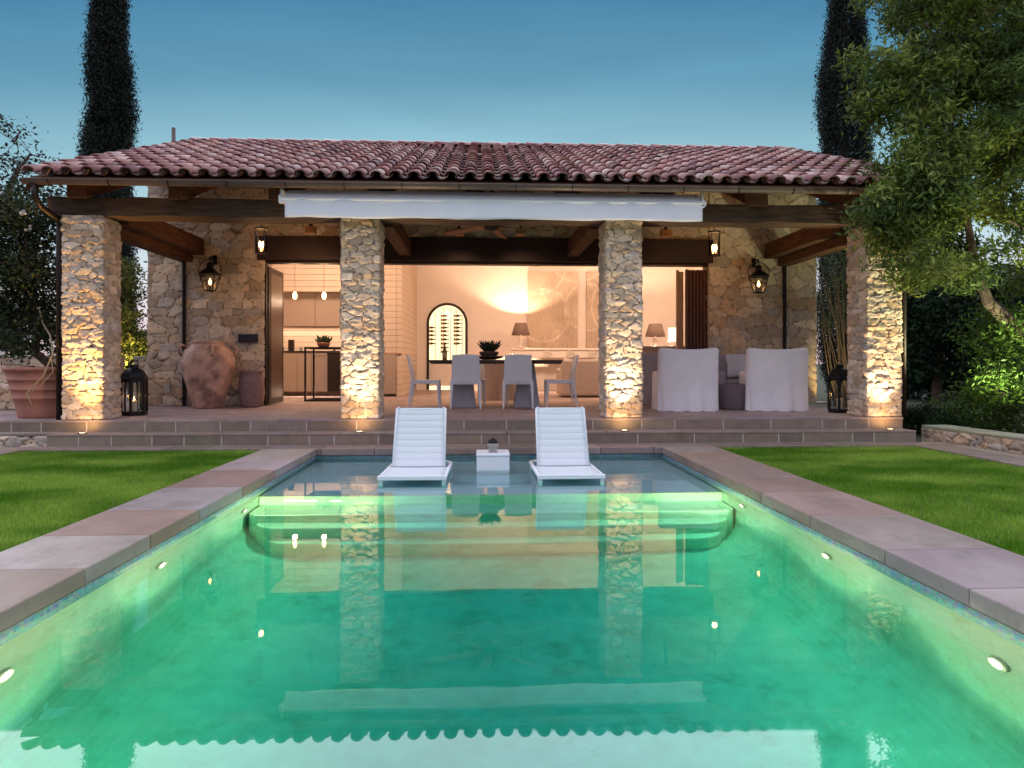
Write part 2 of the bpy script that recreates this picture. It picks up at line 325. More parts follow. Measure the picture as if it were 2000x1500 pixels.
def rubble(name, path, z0, z1, parent, seed=1, res=.016, wx=.30, wz=.14, rough=1.0, off=(0, 0, 0), closed=False, tone=1.0, poly=0.0):
    """irregular stone facing over a vertical wall whose plan is the polyline path (outward normal on its right)"""
    P = [np.array(p, float) for p in path]
    if closed: P = P + [P[0]]
    pts = []; nor = []; ss = []; s = 0
    for i in range(len(P) - 1):
        d = P[i + 1] - P[i]; Ln = np.hypot(*d); n = max(2, int(Ln / res)); u = d / Ln; nn = np.array([u[1], -u[0]])
        for k in range(n): pts.append(P[i] + d * k / n); nor.append(nn.copy()); ss.append(s + Ln * k / n)
        s += Ln
    pts.append(P[-1]); nor.append(nor[-1].copy() if not closed else nor[0].copy()); ss.append(s)
    pts = np.array(pts); nor = np.array(nor); ss = np.array(ss)
    for _ in range(3):   # ease the normals round the corners
        nor[1:-1] = (nor[:-2] + nor[1:-1] * 2 + nor[2:]) / 4
    nor /= np.linalg.norm(nor, axis=1)[:, None]
    nz_ = max(2, int((z1 - z0) / res)); zz = np.linspace(z0, z1, nz_ + 1); SS, ZZ = np.meshgrid(ss, zz)
    per = s
    sx = SS + .075 * wx / .3 * fbm(SS * 7, ZZ * 7, seed, 4) * 1.3; sz = ZZ + .075 * wz / .14 * fbm(SS * 4 + 9, ZZ * 7, seed + 3, 4) * 1.3
    gx = sx / wx; gz = sz / wz; iz = np.floor(gz).astype(np.int64); F1 = np.full(gx.shape, 9.); F2 = F1.copy(); ia = np.zeros(gx.shape, np.int64); ib = ia.copy(); DX = F1.copy(); DZ = F1.copy()
    ix0 = np.floor(gx).astype(np.int64)
    ncell = max(1, int(round(per / wx)))
    for dj in (-1, 0, 1):
        for di in (-2, -1, 0, 1, 2):
            a = ix0 + di; b = iz + dj; ah = a % ncell if closed else a
            if closed: pxs = wx  # lattice already near-periodic
            px = a + .5 + .5 * (b % 2) - .25 + (hsh(ah, b, seed) - .5) * .8; pz = b + .5 + (hsh(ah, b, seed + 11) - .5) * .62
            dx = gx - px; dz = gz - pz; w = (hsh(ah, b, seed + 23) - .5) * .30
            q = 6.0 - 2.6 * poly
            d = (np.abs(dx) ** q + np.abs(dz) ** q) ** (1 / q) - w
            m1 = d < F1; F2 = np.where(m1, F1, np.minimum(F2, d)); ia = np.where(m1, ah, ia); ib = np.where(m1, b, ib); DX = np.where(m1, dx, DX); DZ = np.where(m1, dz, DZ); F1 = np.where(m1, d, F1)
    e = F2 - F1; t = np.clip((e - .008) / .075, 0, 1); t = t * t * (3 - 2 * t)
    H = t * (.012 + .022 * rough * hsh(ia, ib, seed + 31)) + t * rough * (.030 * DX * (hsh(ia, ib, seed + 37) - .5) + .040 * DZ * (hsh(ia, ib, seed + 41) - .5))
    rg = 1 - np.abs(fbm(SS * 11 + 5, ZZ * 17, seed + 50, 4)) * 4
    H = H + t * rough * (.030 * fbm(SS * 9, ZZ * 12, seed + 60, 4) + .010 * rg) + .006 * fbm(SS * 30, ZZ * 30, seed + 70, 2)
    fade = np.minimum(1, np.minimum(ZZ - z0, z1 - ZZ) / .02 + .35)
    H = H * fade
    ci = (hsh(ia, ib, seed + 80) * (len(STONE_COLS) - .01)).astype(int); C_ = STONE_COLS[ci] * (.82 + .36 * hsh(ia, ib, seed + 90))[..., None] * tone
    st = np.clip(fbm(SS * 3, ZZ * 3, seed + 95, 4) * 3 + .4, 0, 1)[..., None]; C_ = C_ * (1 - .25 * st) + C_ * np.array([1.05, .85, .62]) * .25 * st
    mort = np.array([.20, .155, .115]) * tone; tt = np.clip((e - .012) / .035, 0, 1)[..., None]; C_ = mort * (1 - tt) + C_ * tt
    V = np.empty((*H.shape, 3)); V[..., 0] = pts[None, :, 0] + nor[None, :, 0] * H - off[0]; V[..., 1] = pts[None, :, 1] + nor[None, :, 1] * H - off[1]; V[..., 2] = ZZ - off[2]
    if closed: V[:, -1] = V[:, 0]
    a, b = H.shape; I = np.arange(a * b).reshape(a, b)
    Fc = np.stack([I[:-1, :-1], I[:-1, 1:], I[1:, 1:], I[1:, :-1]], -1).reshape(-1, 4)
    return fast(name, V.reshape(-1, 3), Fc, 'stone', parent, vcol=C_.reshape(-1, 3), smooth=True)
def rect_path(x0, x1, y0, y1): return [(x0, y0), (x1, y0), (x1, y1), (x0, y1)]
def leaves(rng, centers, spread, n_each, size, aspect, cols, droop=.3, flat=0, off=(0, 0, 0)):
    """leaf-sized faces scattered round the centres; returns V, F, face colours"""
    C_ = np.repeat(np.asarray(centers, float), n_each, axis=0); n = len(C_)
    sp = np.asarray(spread, float); sp = np.repeat(sp, n_each, axis=0) if sp.ndim == 2 else sp
    P = C_ + np.clip(rng.normal(size=(n, 3)), -2.2, 2.2) * sp
    a = rng.normal(size=(n, 3)); a[:, 2] = a[:, 2] * .7 - droop; a /= np.linalg.norm(a, axis=1)[:, None]
    b = np.cross(a, rng.normal(size=(n, 3))); b /= np.linalg.norm(b, axis=1)[:, None]
    sz = size * (.6 + .8 * rng.random(n))[:, None]
    V = np.stack([P - a * sz, P + b * sz * aspect, P + a * sz, P - b * sz * aspect], 1).reshape(-1, 3) - np.array(off)
    F_ = np.arange(n * 4).reshape(n, 4)
    cols = np.asarray(cols); k = rng.integers(0, len(cols), len(centers)); cc = np.repeat(cols[k], n_each, axis=0) * (.6 + .8 * rng.random(n))[:, None]
    return V, F_, cc

# ------------------------------------------------------------------ levels of the place
F = .417; CP = .125; ST = CP + .146; LAWN = .065
XL, XR = -1.98, 2.22            # inner edges of the coping
CLO, CRO = -2.62, 2.89          # outer edges
PY0, PY1 = -2.6, 8.13           # pool ends
WY = 11.75; WT = .36            # facade wall
rnd = random.Random(4)
def slabcol(r, base, v=.12, hue=.04):
    k = 1 + r.uniform(-v, v); return tuple(max(.01, c * k + r.uniform(-hue, hue) * c) for c in base)

# --- ground sheet with the pool cut out of it
g = MB()
def sheet(mb, x0, x1, y0, y1, z): mb.add([(x0, y0, z), (x1, y0, z), (x1, y1, z), (x0, y1, z)], [(0, 1, 2, 3)])
BIG = 900; hx0, hx1, hy0, hy1 = -2.3, 2.5, -2.9, 8.3
sheet(g, -BIG, hx0, -BIG, BIG, .03); sheet(g, hx1, BIG, -BIG, BIG, .03); sheet(g, hx0, hx1, -BIG, hy0, .03); sheet(g, hx0, hx1, hy1, BIG, .03)
tag(g.build('ground', 'soil'), kind='structure')
# --- pool basin
DEEP = -1.35; SH = -.24; SH_Y = 5.95
b = MB(); bx0, bx1 = XL - .03, XR + .03; by0, by1 = PY0, PY1 + .04
b.add([(bx0, by0, DEEP), (bx1, by0, DEEP), (bx1, by1, DEEP), (bx0, by1, DEEP)], [(0, 1, 2, 3)])
top = .045
for (p, q) in (((bx0, by0), (bx0, by1)), ((bx0, by1), (bx1, by1)), ((bx1, by1), (bx1, by0)), ((bx1, by0), (bx0, by0))):
    b.add([(*p, DEEP), (*p, top), (*q, top), (*q, DEEP)], [(0, 1, 2, 3)])
# rounded cove between walls and floor
n = 8; rc = .3
for sx_, xx in ((1, bx0), (-1, bx1)):
    rows = [[(xx + sx_ * rc * (1 - math.cos(t)) + sx_ * .002, y, DEEP + rc * (1 - math.sin(t)) + .002) for t in [math.pi / 2 * i / n for i in range(n + 1)]] for y in (by0, by1)]
    b.grid(rows)
tag(b.build('pool_basin', 'plaster_pool', smooth=False), kind='structure')
# shelf and steps with rounded ends
M['shelf_sky_tint'] = mat('skylight_blue_tint', (.66, .84, .92), .8, var=.06, vscale=6)  # blue of the sky light on the shallows, put into the shelf's colour
def round_step(name, y_front, ztop, inset, rad, mt='plaster_pool'):
    m_ = MB(); x0, x1 = bx0 + inset, bx1 - inset; pl = [(bx0 + .004, by1 - .004)]
    if inset > 0:
        pl += [(bx0 + .004, y_front + rad)]
        pl = [(x0, by1 - .004)]
        for i in range(9): a = math.pi + math.pi / 2 * i / 8; pl.append((x0 + rad + rad * math.cos(a), y_front + rad + rad * math.sin(a)))
        for i in range(9): a = -math.pi / 2 + math.pi / 2 * i / 8; pl.append((x1 - rad + rad * math.cos(a), y_front + rad + rad * math.sin(a)))
        pl.append((x1, by1 - .004))
    else: pl = [(bx0 + .003, by1 - .004), (bx0 + .003, y_front), (bx1 - .003, y_front), (bx1 - .003, by1 - .004)]
    k = len(pl); z0 = DEEP + .003
    m_.add([(x, y, z0) for x, y in pl] + [(x, y, ztop) for x, y in pl], [tuple(range(k, 2 * k))] + [(i, (i + 1) % k, (i + 1) % k + k, i + k) for i in range(k)])
    tag(m_.build(name, mt, bevel=.03, seg=3), kind='structure')
round_step('pool_shelf', 6.09, SH, 0, 0)
sf = MB(); sf.box(bx0 + .012, bx1 - .012, 6.14, by1 - .012, SH - .01, SH + .004); tag(sf.build('pool_shelf_floor_sky_tint', 'shelf_sky_tint'), kind='structure')
round_step('pool_step', 5.72, SH - .33, .02, .10)
round_step('pool_step', 5.56, SH - .58, .10, .22)
round_step('pool_step', 5.40, SH - .84, .18, .30)
# waterline tile band
t = MB()
for (x0, x1, y0, y1) in ((bx0 - .01, bx0 + .008, by0, by1), (bx1 - .008, bx1 + .01, by0, by1), (bx0 + .008, bx1 - .008, by1 - .008, by1 + .01)):
    t.box(x0, x1, y0, y1, -.085, .047)
tag(t.build('waterline_tiles', 'mosaic'), kind='structure')
# water body
w = MB(); e = .05
w.box(bx0 - e, bx1 + e, by0 - e, by1 + e, DEEP - .05, 0)
tag(w.build('water', 'water'), kind='structure')
# --- coping slabs (individual stones, one paved edge)
cp = MB(); COL_A, COL_B = (.25, .178, .145), (.31, .26, .24)
def run(mb, ax_, a0, a1, lo, hi, z0, z1, lens, r, cols, gap=.006, v=.12):
    p = a0; 
    while p < a1 - .02:
        q = min(a1, p + r.uniform(*lens))
        if a1 - q < lens[0] * .4: q = a1
        mb.col = slabcol(r, r.choice(cols), v)
        if ax_ == 'y': mb.box(lo, hi, p + gap / 2, q - gap / 2, z0, z1)
        else: mb.box(p + gap / 2, q - gap / 2, lo, hi, z0, z1)
        p = q
r = random.Random(11)
run(cp, 'y', PY0, PY1 - .02, CLO, XL, CP - .085, CP, (.62, .98), r, [COL_A, COL_B, COL_B])
run(cp, 'y', PY0, PY1 - .02, XR, CRO, CP - .085, CP, (.62, .98), r, [COL_A, (.25, .20, .19), COL_A])
run(cp, 'x', CLO, CRO, PY1 - .02, 8.475, CP - .084, CP - .002, (.5, .8), r, [COL_A, (.26, .20, .18)])
run(cp, 'x', CLO, CRO, PY0 - .5, PY0, CP - .085, CP, (.5, .9), r, [COL_A])
tag(cp.build('pool_coping', 'coping', bevel=.008, colors=True), kind='structure')
cb = MB(); cb.col = (.3, .26, .24)
cb.box(CLO + .01, XL - .012, PY0 + .01, PY1 + .3, .03, CP - .092); cb.box(XR + .012, CRO - .01, PY0 + .01, PY1 + .3, .03, CP - .092); cb.box(XL - .012, XR + .012, PY1 + .015, 8.46, .03, CP - .092)
tag(cb.build('coping_bed', 'mortar'), kind='structure')
# --- kerbs round the lawns
kb = MB(); r = random.Random(5)
run(kb, 'x', -6.1, CLO - .004, 8.17, 8.475, .0, CP - .003, (.4, .9), r, [(.25, .20, .16)])
run(kb, 'x', CRO + .004, 6.2, 8.17, 8.475, .0, CP - .003, (.35, .8), r, [(.25, .20, .16)])
run(kb, 'y', -2.6, 8.16, 5.46, 5.92, .0, CP - .005, (.5, .9), r, [(.25, .20, .16)])
run(kb, 'y', -2.6, 8.16, -5.92, -5.46, .0, CP - .005, (.5, .9), r, [(.25, .20, .16)])
tag(kb.build('lawn_kerb', 'step', bevel=.006, colors=True), kind='structure')
# --- lawns
lw = MB(); sheet(lw, -5.46, CLO, -2.6, 8.17, LAWN); sheet(lw, CRO, 5.46, -2.6, 8.17, LAWN)
M['turf'] = mat('turf', (.055, .085, .012), .95, var=.4, vscale=6)
tag(lw.build('lawn', 'turf'), kind='structure')
rng = np.random.default_rng(3)
def grass(x0, x1, y0, y1, n, name):
    x = rng.uniform(x0, x1, n); y = y0 + (y1 - y0) * rng.random(n) ** 1.0; 
    ln = .030 + .03 * rng.random(n) + .012 * fbm(x * 3, y * 3, 5); a = rng.random(n) * 6.283; w = .0035 + .003 * rng.random(n)
    lx = rng.normal(size=n) * .018; ly = rng.normal(size=n) * .018
    V = np.empty((n, 3, 3)); V[:, 0] = np.c_[x - np.cos(a) * w, y - np.sin(a) * w, np.full(n, LAWN - .004)]; V[:, 1] = np.c_[x + np.cos(a) * w, y + np.sin(a) * w, np.full(n, LAWN - .004)]; V[:, 2] = np.c_[x + lx, y + ly, LAWN + ln]
    m_ = np.clip(fbm(x * 1.6, y * 2.2, 9, 4) * 3 + .5, 0, 1)[:, None]; rr_ = (.7 + .6 * rng.random(n))[:, None]
    col = ((1 - m_) * np.array([.095, .26, .010]) + m_ * np.array([.32, .50, .07])) * rr_
    dry = (rng.random(n) < .05)[:, None]; col = np.where(dry, np.array([.30, .30, .12]), col)
    o = fast(name, V.reshape(-1, 3), np.arange(n * 3).reshape(n, 3), 'grass', None, fcol=col)
    return tag(o, 'short bright green mown lawn grass beside the pool coping', 'grass', kind='stuff')
grass(-5.46, CLO + .02, 3.2, 8.17, 190000, 'grass'); grass(CRO - .02, 5.46, 3.2, 8.17, 190000, 'grass')
# --- porch floor and steps
def blockrow(mb, x0, x1, y, z0, z1, r, lens=(.28, .75), th=.03):
    p = x0
    while p < x1 - .02:
        q = min(x1, p + r.uniform(*lens)); 
        if x1 - q < .2: q = x1
        mb.col = slabcol(r, (.235, .185, .145), .16, .05); mb.box(p + .007, q - .007, y, y + th, z0, z1); p = q
PXL, PXR = -9.0, ax(1764, 8.82)
LXL, LXR = ax(90, 8.48), ax(1790, 8.48)
stp = MB(); r = random.Random(8)
blockrow(stp, LXL, LXR, 8.48, CP + .001, ST - .025, r); blockrow(stp, PXL, PXR, 8.82, ST + .001, F - .025, r)
st_ = MB(); st_.col = (.3, .24, .21)
run(stp, 'x', LXL, LXR, 8.475, 8.85, ST - .024, ST, (.6, 1.3), r, [(.28, .22, .19)], v=.06)
tag(stp.build('steps', 'step', bevel=.004, colors=True), kind='structure')
q_ = MB(); q_.box(LXL + .006, LXR - .006, 8.483, 8.84, 0, ST - .026); q_.box(PXL, PXR - .006, 8.823, 20, 0, F - .026)
tag(q_.build('step_core', 'mortar'), kind='structure')
fl = MB(); r = random.Random(21); y = 8.815; 
rows = []
while y < 18.4:
    d = r.uniform(.42, .7); rows.append((y, min(y + d, 18.5))); y += d
for (ya, yb) in rows: run(fl, 'x', PXL, PXR + .003 if ya < 12 else 6.6, ya + .003, yb - .003, F - .025, F, (.5, 1.1), r, [(.30, .225, .205), (.27, .205, .195), (.33, .25, .22)], v=.08)
tag(fl.build('porch_floor', 'slab', colors=True), kind='structure')

# ------------------------------------------------------------------ pool house
house = thing('pool_house', 'stone pool house with timber porch and red clay tile roof', 'house', (0, WY, F))
HO = (0, WY, F)
hm = lambda: MB(off=HO)
xl0, xl1 = ax(290, WY), ax(515, WY); xr0, xr1 = ax(1386, WY), ax(1593, WY)
ZT = 4.78
rubble('stone_wall', [(xl0, WY + WT), (xl0, WY), (xl1, WY), (xl1, WY + WT)], F, ZT, house, seed=3, res=.018, wx=.28, wz=.15, rough=.5, off=HO)
rubble('stone_wall', [(xr0, WY + WT), (xr0, WY), (xr1, WY), (xr1, WY + WT)], F, ZT, house, seed=17, res=.018, wx=.27, wz=.18, rough=.35, off=HO, poly=1.1, tone=.98)
rubble('stone_wall', [(xl1 + .02, WY + .03), (xr0 - .02, WY + .03)], 3.26, ZT, house, seed=29, res=.02, wx=.30, wz=.17, rough=.45, off=HO, poly=.5, tone=.95)
w = hm(); w.box(xl0 + .03, xl1 - .03, WY + .05, WY + WT - .02, F, ZT + .1); w.box(xr0 + .03, xr1 - .03, WY + .05, WY + WT - .02, F, ZT + .1); w.box(xl1, xr0, WY + .08, WY + WT - .02, 3.0, ZT + .1)
w.build('wall_core', 'white', house)
# columns
for i, (u0, u1, ub) in enumerate(((118, 202, 226), (663, 742, 749), (1180, 1256, 1172), (1689, 1763, 1667))):
    x0, x1 = ax(u0, 8.86), ax(u1, 8.86); y1 = 9.30
    rubble('stone_column', rect_path(x0 + .03, x1 - .03, 8.87, y1), F, 3.07, house, seed=41 + i * 7, res=.0115, wx=.165, wz=.080, rough=.78, off=HO, closed=True, tone=1.08)
# dark floor-to-beam tracks at the column sides and the wall
tr = [(ax(227, 9.32), 9.36), (ax(362, WY), WY - .05), (ax(1530, WY), WY - .05), (ax(1664, 9.32), 9.36)]
for (x, y) in tr: q_ = hm(); q_.box(x - .02, x + .02, y - .03, y + .03, F, 3.06); q_.build('screen_track', 'iron', house)
# beams
fb = [AY(105, 386, 8.8).x, AY(1672, 400, 8.8).x]
def timber(mb, p0, p1, w_, h_, r, n=14, wob=.008):
    """hand-hewn timber from p0 to p1 (centre of its bottom face)"""
    p0, p1 = Vector(p0), Vector(p1); d = (p1 - p0); L_ = d.length; d.normalize(); side = d.cross(Vector((0, 0, 1))).normalized(); up = side.cross(d).normalized(); rows_ = []
    for i in range(n + 1):
        c = p0 + d * L_ * i / n; j = lambda: r.uniform(-wob, wob)
        rows_.append([c - side * (w_ / 2 + j()) + up * j(), c + side * (w_ / 2 + j()) + up * j(), c + side * (w_ / 2 + j()) + up * (h_ + j()), c - side * (w_ / 2 + j()) + up * (h_ + j())])
    vs = [p for q in rows_ for p in q]; fs = [(3, 2, 1, 0), (4 * n, 4 * n + 1, 4 * n + 2, 4 * n + 3)]
    for i in range(n):
        for k in range(4): fs.append((4 * i + k, 4 * i + (k + 1) % 4, 4 * i + 4 + (k + 1) % 4, 4 * i + 4 + k))
    return mb.add(vs, fs)
r = random.Random(2)
timber(hm2 := hm(), (-5.62, 9.07, 3.065), (6.05, 9.07, 3.065), .36, .25, r, 40, .012); hm2.build('front_beam', 'oldwood', house, bevel=.012)
for xx in (ax(215, 9.0), ax(746, 9.2) + .04, ax(1170, 9.2) - .02, ax(1672, 9.0)):
    m_ = hm(); timber(m_, (xx, 9.255, 3.03), (xx, WY + .02, 3.03), .20, .27, r, 10, .006); m_.build('tie_beam', 'oldwoody', house, bevel=.01)
# screen housings beside the gable openings
for xx in (ax(365, WY), ax(1530, WY)):
    m_ = hm(); m_.box(xx - .11, xx + .11, 9.34, WY - .015, 2.90, 3.05); m_.build('screen_housing', 'oldwoody', house, bevel=.006)
m_ = hm(); m_.box(xl1 - .10, xr0 + .05, WY - .06, WY + .25, az(512, WY), az(466, WY)); m_.build('door_header', 'darkbeam', house, bevel=.01)
m_ = hm(); m_.box(xl1, xr0, WY + .02, WY + .20, az(513, WY) - .03, az(513, WY) - .002); m_.build('door_track', 'bronze', house)
# rafters and ceiling boards
EY, RY = 8.50, 13.2; ZE, ZR = 3.47, 5.39; SL = (ZR - ZE) / (RY - EY)
def zroof(y): return ZE + SL * (y - EY) if y <= RY else ZR - .24 * (y - RY)
GX0, GX1 = -5.62, 6.16
for i in range(9):
    xx = ax(150, 8.75) + i * 1.268
    if xx > 5.9: continue
    m_ = hm(); y0, y1 = 8.74, WY + .1; w2 = .125
    m_.hexa([(xx - w2, y0, zroof(y0) - .31), (xx + w2, y0, zroof(y0) - .31), (xx + w2, y1, zroof(y1) - .29), (xx - w2, y1, zroof(y1) - .29)], [(xx - w2, y0, zroof(y0) - .05), (xx + w2, y0, zroof(y0) - .05), (xx + w2, y1, zroof(y1) - .05), (xx - w2, y1, zroof(y1) - .05)])
    m_.build('rafter', 'oldwoody', house, bevel=.012)
m_ = hm()
m_.hexa([(GX0 + .03, EY + .05, zroof(EY + .05) - .045), (GX1 - .03, EY + .05, zroof(EY + .05) - .045), (GX1 - .03, RY, ZR - .045), (GX0 + .03, RY, ZR - .045)], [(GX0 + .03, EY + .05, zroof(EY + .05) - .01), (GX1 - .03, EY + .05, zroof(EY + .05) - .01), (GX1 - .03, RY, ZR - .01), (GX0 + .03, RY, ZR - .01)])
yb = 19.2; m_.hexa([(GX0 + .03, RY + .001, ZR - .045), (GX1 - .03, RY + .001, ZR - .045), (GX1 - .03, yb, zroof(yb) - .045), (GX0 + .03, yb, zroof(yb) - .045)], [(GX0 + .03, RY + .001, ZR - .01), (GX1 - .03, RY + .001, ZR - .01), (GX1 - .03, yb, zroof(yb) - .01), (GX0 + .03, yb, zroof(yb) - .01)])
m_.build('roof_deck', 'deckwood', house)
# gutter: half-round trough along the eave, with brackets and downpipes
gy, gz = 8.47, zroof(EY) - .055; rows_ = []
for xx in (GX0 - .02, GX1 + .02):
    rows_.append([(xx, gy + .055 * math.cos(a), gz + .055 * math.sin(a)) for a in [math.pi + math.pi * i / 8 for i in range(9)]] + [(xx, gy + .055, gz + .02)])
m_ = hm(); m_.grid(rows_); m_.tube([(GX0 - .02, gy - .057, gz + .003), (GX1 + .02, gy - .057, gz + .003)], .009, 6); gut = m_.build('gutter', 'gutter', house, smooth=True, solid=.006)
for k in range(16):
    xx = GX0 + .3 + k * .72; m_ = hm(); m_.tube([(xx, gy + .05, gz + .06)] + [(xx, gy + .062 * math.cos(a), gz + .062 * math.sin(a)) for a in [math.pi * 2 - math.pi * i / 6 for i in range(7)]], .006, 5); m_.build('bracket', 'iron', gut)
for sx_, xg, xc, yc in ((-1, GX0 + .12, ax(109, 8.86) - .005, 8.95), (1, GX1 - .12, ax(1772, 8.86), 8.95)):
    m_ = hm(); m_.tube([(xg, gy, gz - .05), (xg, gy, gz - .20), (xg + (xc - xg) * .3, gy + .1, gz - .30), (xc, yc, 3.02), (xc, yc, 2.9), (xc, yc, F)], .042, 12); m_.build('downpipe', 'bronze', house, smooth=True, bevel=0)
m_ = hm(); m_.tube([(-5.70, 12.62, 4.7), (-5.70, 12.62, 5.52)], .035, 10); m_.build('vent_pipe', 'gutter', house, smooth=True)
# roof tiles: covers over pans, course by course
TP = .2355; EXP = .385; TL = .46; ang = math.atan(SL); ncol = int((GX1 - GX0) / TP); ncrs = int((RY - EY) / math.cos(ang) / EXP) + 1
TC = np.array([(.33, .14, .11), (.25, .095, .085), (.44, .26, .22), (.19, .075, .075), (.36, .155, .12), (.52, .36, .32), (.28, .115, .105), (.40, .21, .19)])
TV = []; TF = []; TCo = []; rt = np.random.default_rng(9); nv = 0; K = 8
def tile(x, s0, length, r0, r1, lift0, lift1, cover, col, thick=.013, backside=False, jit=(0, 0)):
    """one clay tile, s measured up the slope; returns nothing, appends to the arrays"""
    global nv
    vs = []
    for (s, rr_, lf) in ((s0, r0, lift0), (s0 + length, r1, lift1)):
        for layer in (0, thick):
            for i in range(K + 1):
                a = math.pi * i / K
                px = x + jit[0] * s + rr_ * math.cos(a) * (1 if layer == 0 else 1); h = (rr_ * math.sin(a) * .82) * (1 if cover else -1) + (thick if layer == 0 else 0)
                if layer: px = x + jit[0] * s + (rr_ - (thick if cover else -0) * .9) * math.cos(a); h = ((rr_ - (thick if cover else -thick) * .9) * math.sin(a) * .82) * (1 if cover else -1)
                hh = h + lf
                y = EY + s * math.cos(ang) - hh * math.sin(ang); z = ZE + s * math.sin(ang) + hh * math.cos(ang)
                if backside: y = 2 * RY - y; z = ZR - (RY - (2 * RY - y)) * 0 - (ZR - z) * (.24 / SL)
                vs.append((px - HO[0], y - HO[1], z - HO[2]))
    n1 = K + 1; o0, i0, o1, i1 = 0, n1, 2 * n1, 3 * n1
    for i in range(K):
        TF.append((nv + o0 + i, nv + o0 + i + 1, nv + o1 + i + 1, nv + o1 + i)); TF.append((nv + i0 + i, nv + i1 + i, nv + i1 + i + 1, nv + i0 + i + 1))
        TF.append((nv + o0 + i, nv + i0 + i, nv + i0 + i + 1, nv + o0 + i + 1)); TCo.extend([col] * 3)
    TV.extend(vs); nv += len(vs)
for side in (False, True):
    for c in range(ncol + 1):
        x = GX0 + .06 + c * TP
        for k in range(ncrs if not side else ncrs):
            s0 = -.05 + k * EXP + rt.uniform(-.012, .012); ln = min(TL, (RY - EY) / math.cos(ang) + .02 - s0)
            col = TC[rt.integers(len(TC))] * rt.uniform(.8, 1.25)
            if ln < .1: continue
            tile(x + rt.uniform(-.006, .006), s0, ln, .088, .070, .050 + rt.uniform(0, .008), .012 + .02, True, col, backside=side)
            if c < ncol:
                col = TC[rt.integers(len(TC))] * rt.uniform(.45, .8)  # contrast painted in: pans darker, as shaded hollows below the highlit covers
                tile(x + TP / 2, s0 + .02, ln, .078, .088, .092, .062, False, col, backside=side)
for c in range(int((GX1 - GX0) / .36) + 1):   # ridge caps
    x0 = GX0 + .02 + c * .36; col = TC[rt.integers(len(TC))] * rt.uniform(.8, 1.1); vs = []
    for (xx, rr_, lf) in ((x0, .105, .03), (x0 + .42, .09, .012)):
        for layer in (0, .014):
            for i in range(K + 1):
                a = math.pi * i / K; vs.append((xx, RY - (rr_ - layer) * math.cos(a) - HO[1], ZR + .045 + lf + (rr_ - layer) * .8 * math.sin(a) - HO[2]))
    n1 = K + 1
    for i in range(K):
        TF.append((nv + i, nv + i + 1, nv + 2 * n1 + i + 1, nv + 2 * n1 + i)); TF.append((nv + i, nv + n1 + i, nv + n1 + i + 1, nv + i + 1)); TF.append((nv + n1 + i, nv + 3 * n1 + i, nv + 3 * n1 + i + 1, nv + n1 + i + 1)); TCo.extend([col] * 3)
    TV.extend(vs); nv += len(vs)
fast('roof', TV, TF, 'tile', house, fcol=np.array(TCo), smooth=False)
# gable verge boards
for xx in (GX0 + .0, GX1 - .0):
    m_ = hm(); m_.hexa([(xx - .02, EY + .02, zroof(EY) - .16), (xx + .02, EY + .02, zroof(EY) - .16), (xx + .02, RY, ZR - .20), (xx - .02, RY, ZR - .20)], [(xx - .02, EY + .02, zroof(EY) - .02), (xx + .02, EY + .02, zroof(EY) - .02), (xx + .02, RY, ZR - .02), (xx - .02, RY, ZR - .02)])
    m_.build('verge_board', 'oldwoody', house)
# --- rooms
BY = 18.3; KX = ax(812, BY); SYF = 14.9; CZ = 4.05
NX0, NX1 = ax(836, BY), ax(911, BY); NZ1 = az(594, BY, 873); NZ0 = az(762, BY, 873); nr = (NX1 - NX0) / 2; ncx = (NX0 + NX1) / 2; nzc = NZ1 - nr
m_ = hm()   # back wall with an arched opening
arch = [(ncx + nr * math.cos(a), nzc + nr * math.sin(a)) for a in [math.pi * i / 20 for i in range(21)]]
m_.box(KX - .1, NX0, BY, BY + .15, F, CZ); m_.box(NX1, 5.9, BY, BY + .15, F, CZ)
for i in range(20):
    (x1_, z1_), (x0_, z0_) = arch[i], arch[i + 1]
    m_.add([(x0_, BY, z0_), (x1_, BY, z1_), (x1_, BY, CZ), (x0_, BY, CZ)], [(0, 1, 2, 3)])
    m_.add([(x0_, BY, z0_), (x1_, BY, z1_), (x1_, BY + .38, z1_), (x0_, BY + .38, z0_)], [(3, 2, 1, 0)])
m_.add([(NX0, BY, F), (NX0, BY, nzc), (NX0, BY + .38, nzc), (NX0, BY + .38, F)], [(0, 1, 2, 3)]); m_.add([(NX1, BY, F), (NX1, BY, nzc), (NX1, BY + .38, nzc), (NX1, BY + .38, F)], [(3, 2, 1, 0)])
m_.build('interior_wall', 'white', house)
m_ = hm(); m_.box(5.74, 5.89, WY + WT - .03, BY - .001, F, CZ); m_.build('interior_wall', 'white', house); m_ = hm(); m_.box(KX - 4.4, KX - .1, SYF + .75, SYF + .9, F, CZ); m_.build('interior_wall', 'white', house); m_ = hm(); m_.box(xl0 + .1, xl0 + .25, WY + WT, SYF + .9, F, CZ); m_.build('interior_wall', 'white', house)
m_ = hm(); m_.box(xl0 + .1, 5.89, WY + WT - .03, BY + .5, CZ, CZ + .1); m_.build('ceiling', 'white', house)
px0, px1 = ax(748, SYF), ax(785, SYF)
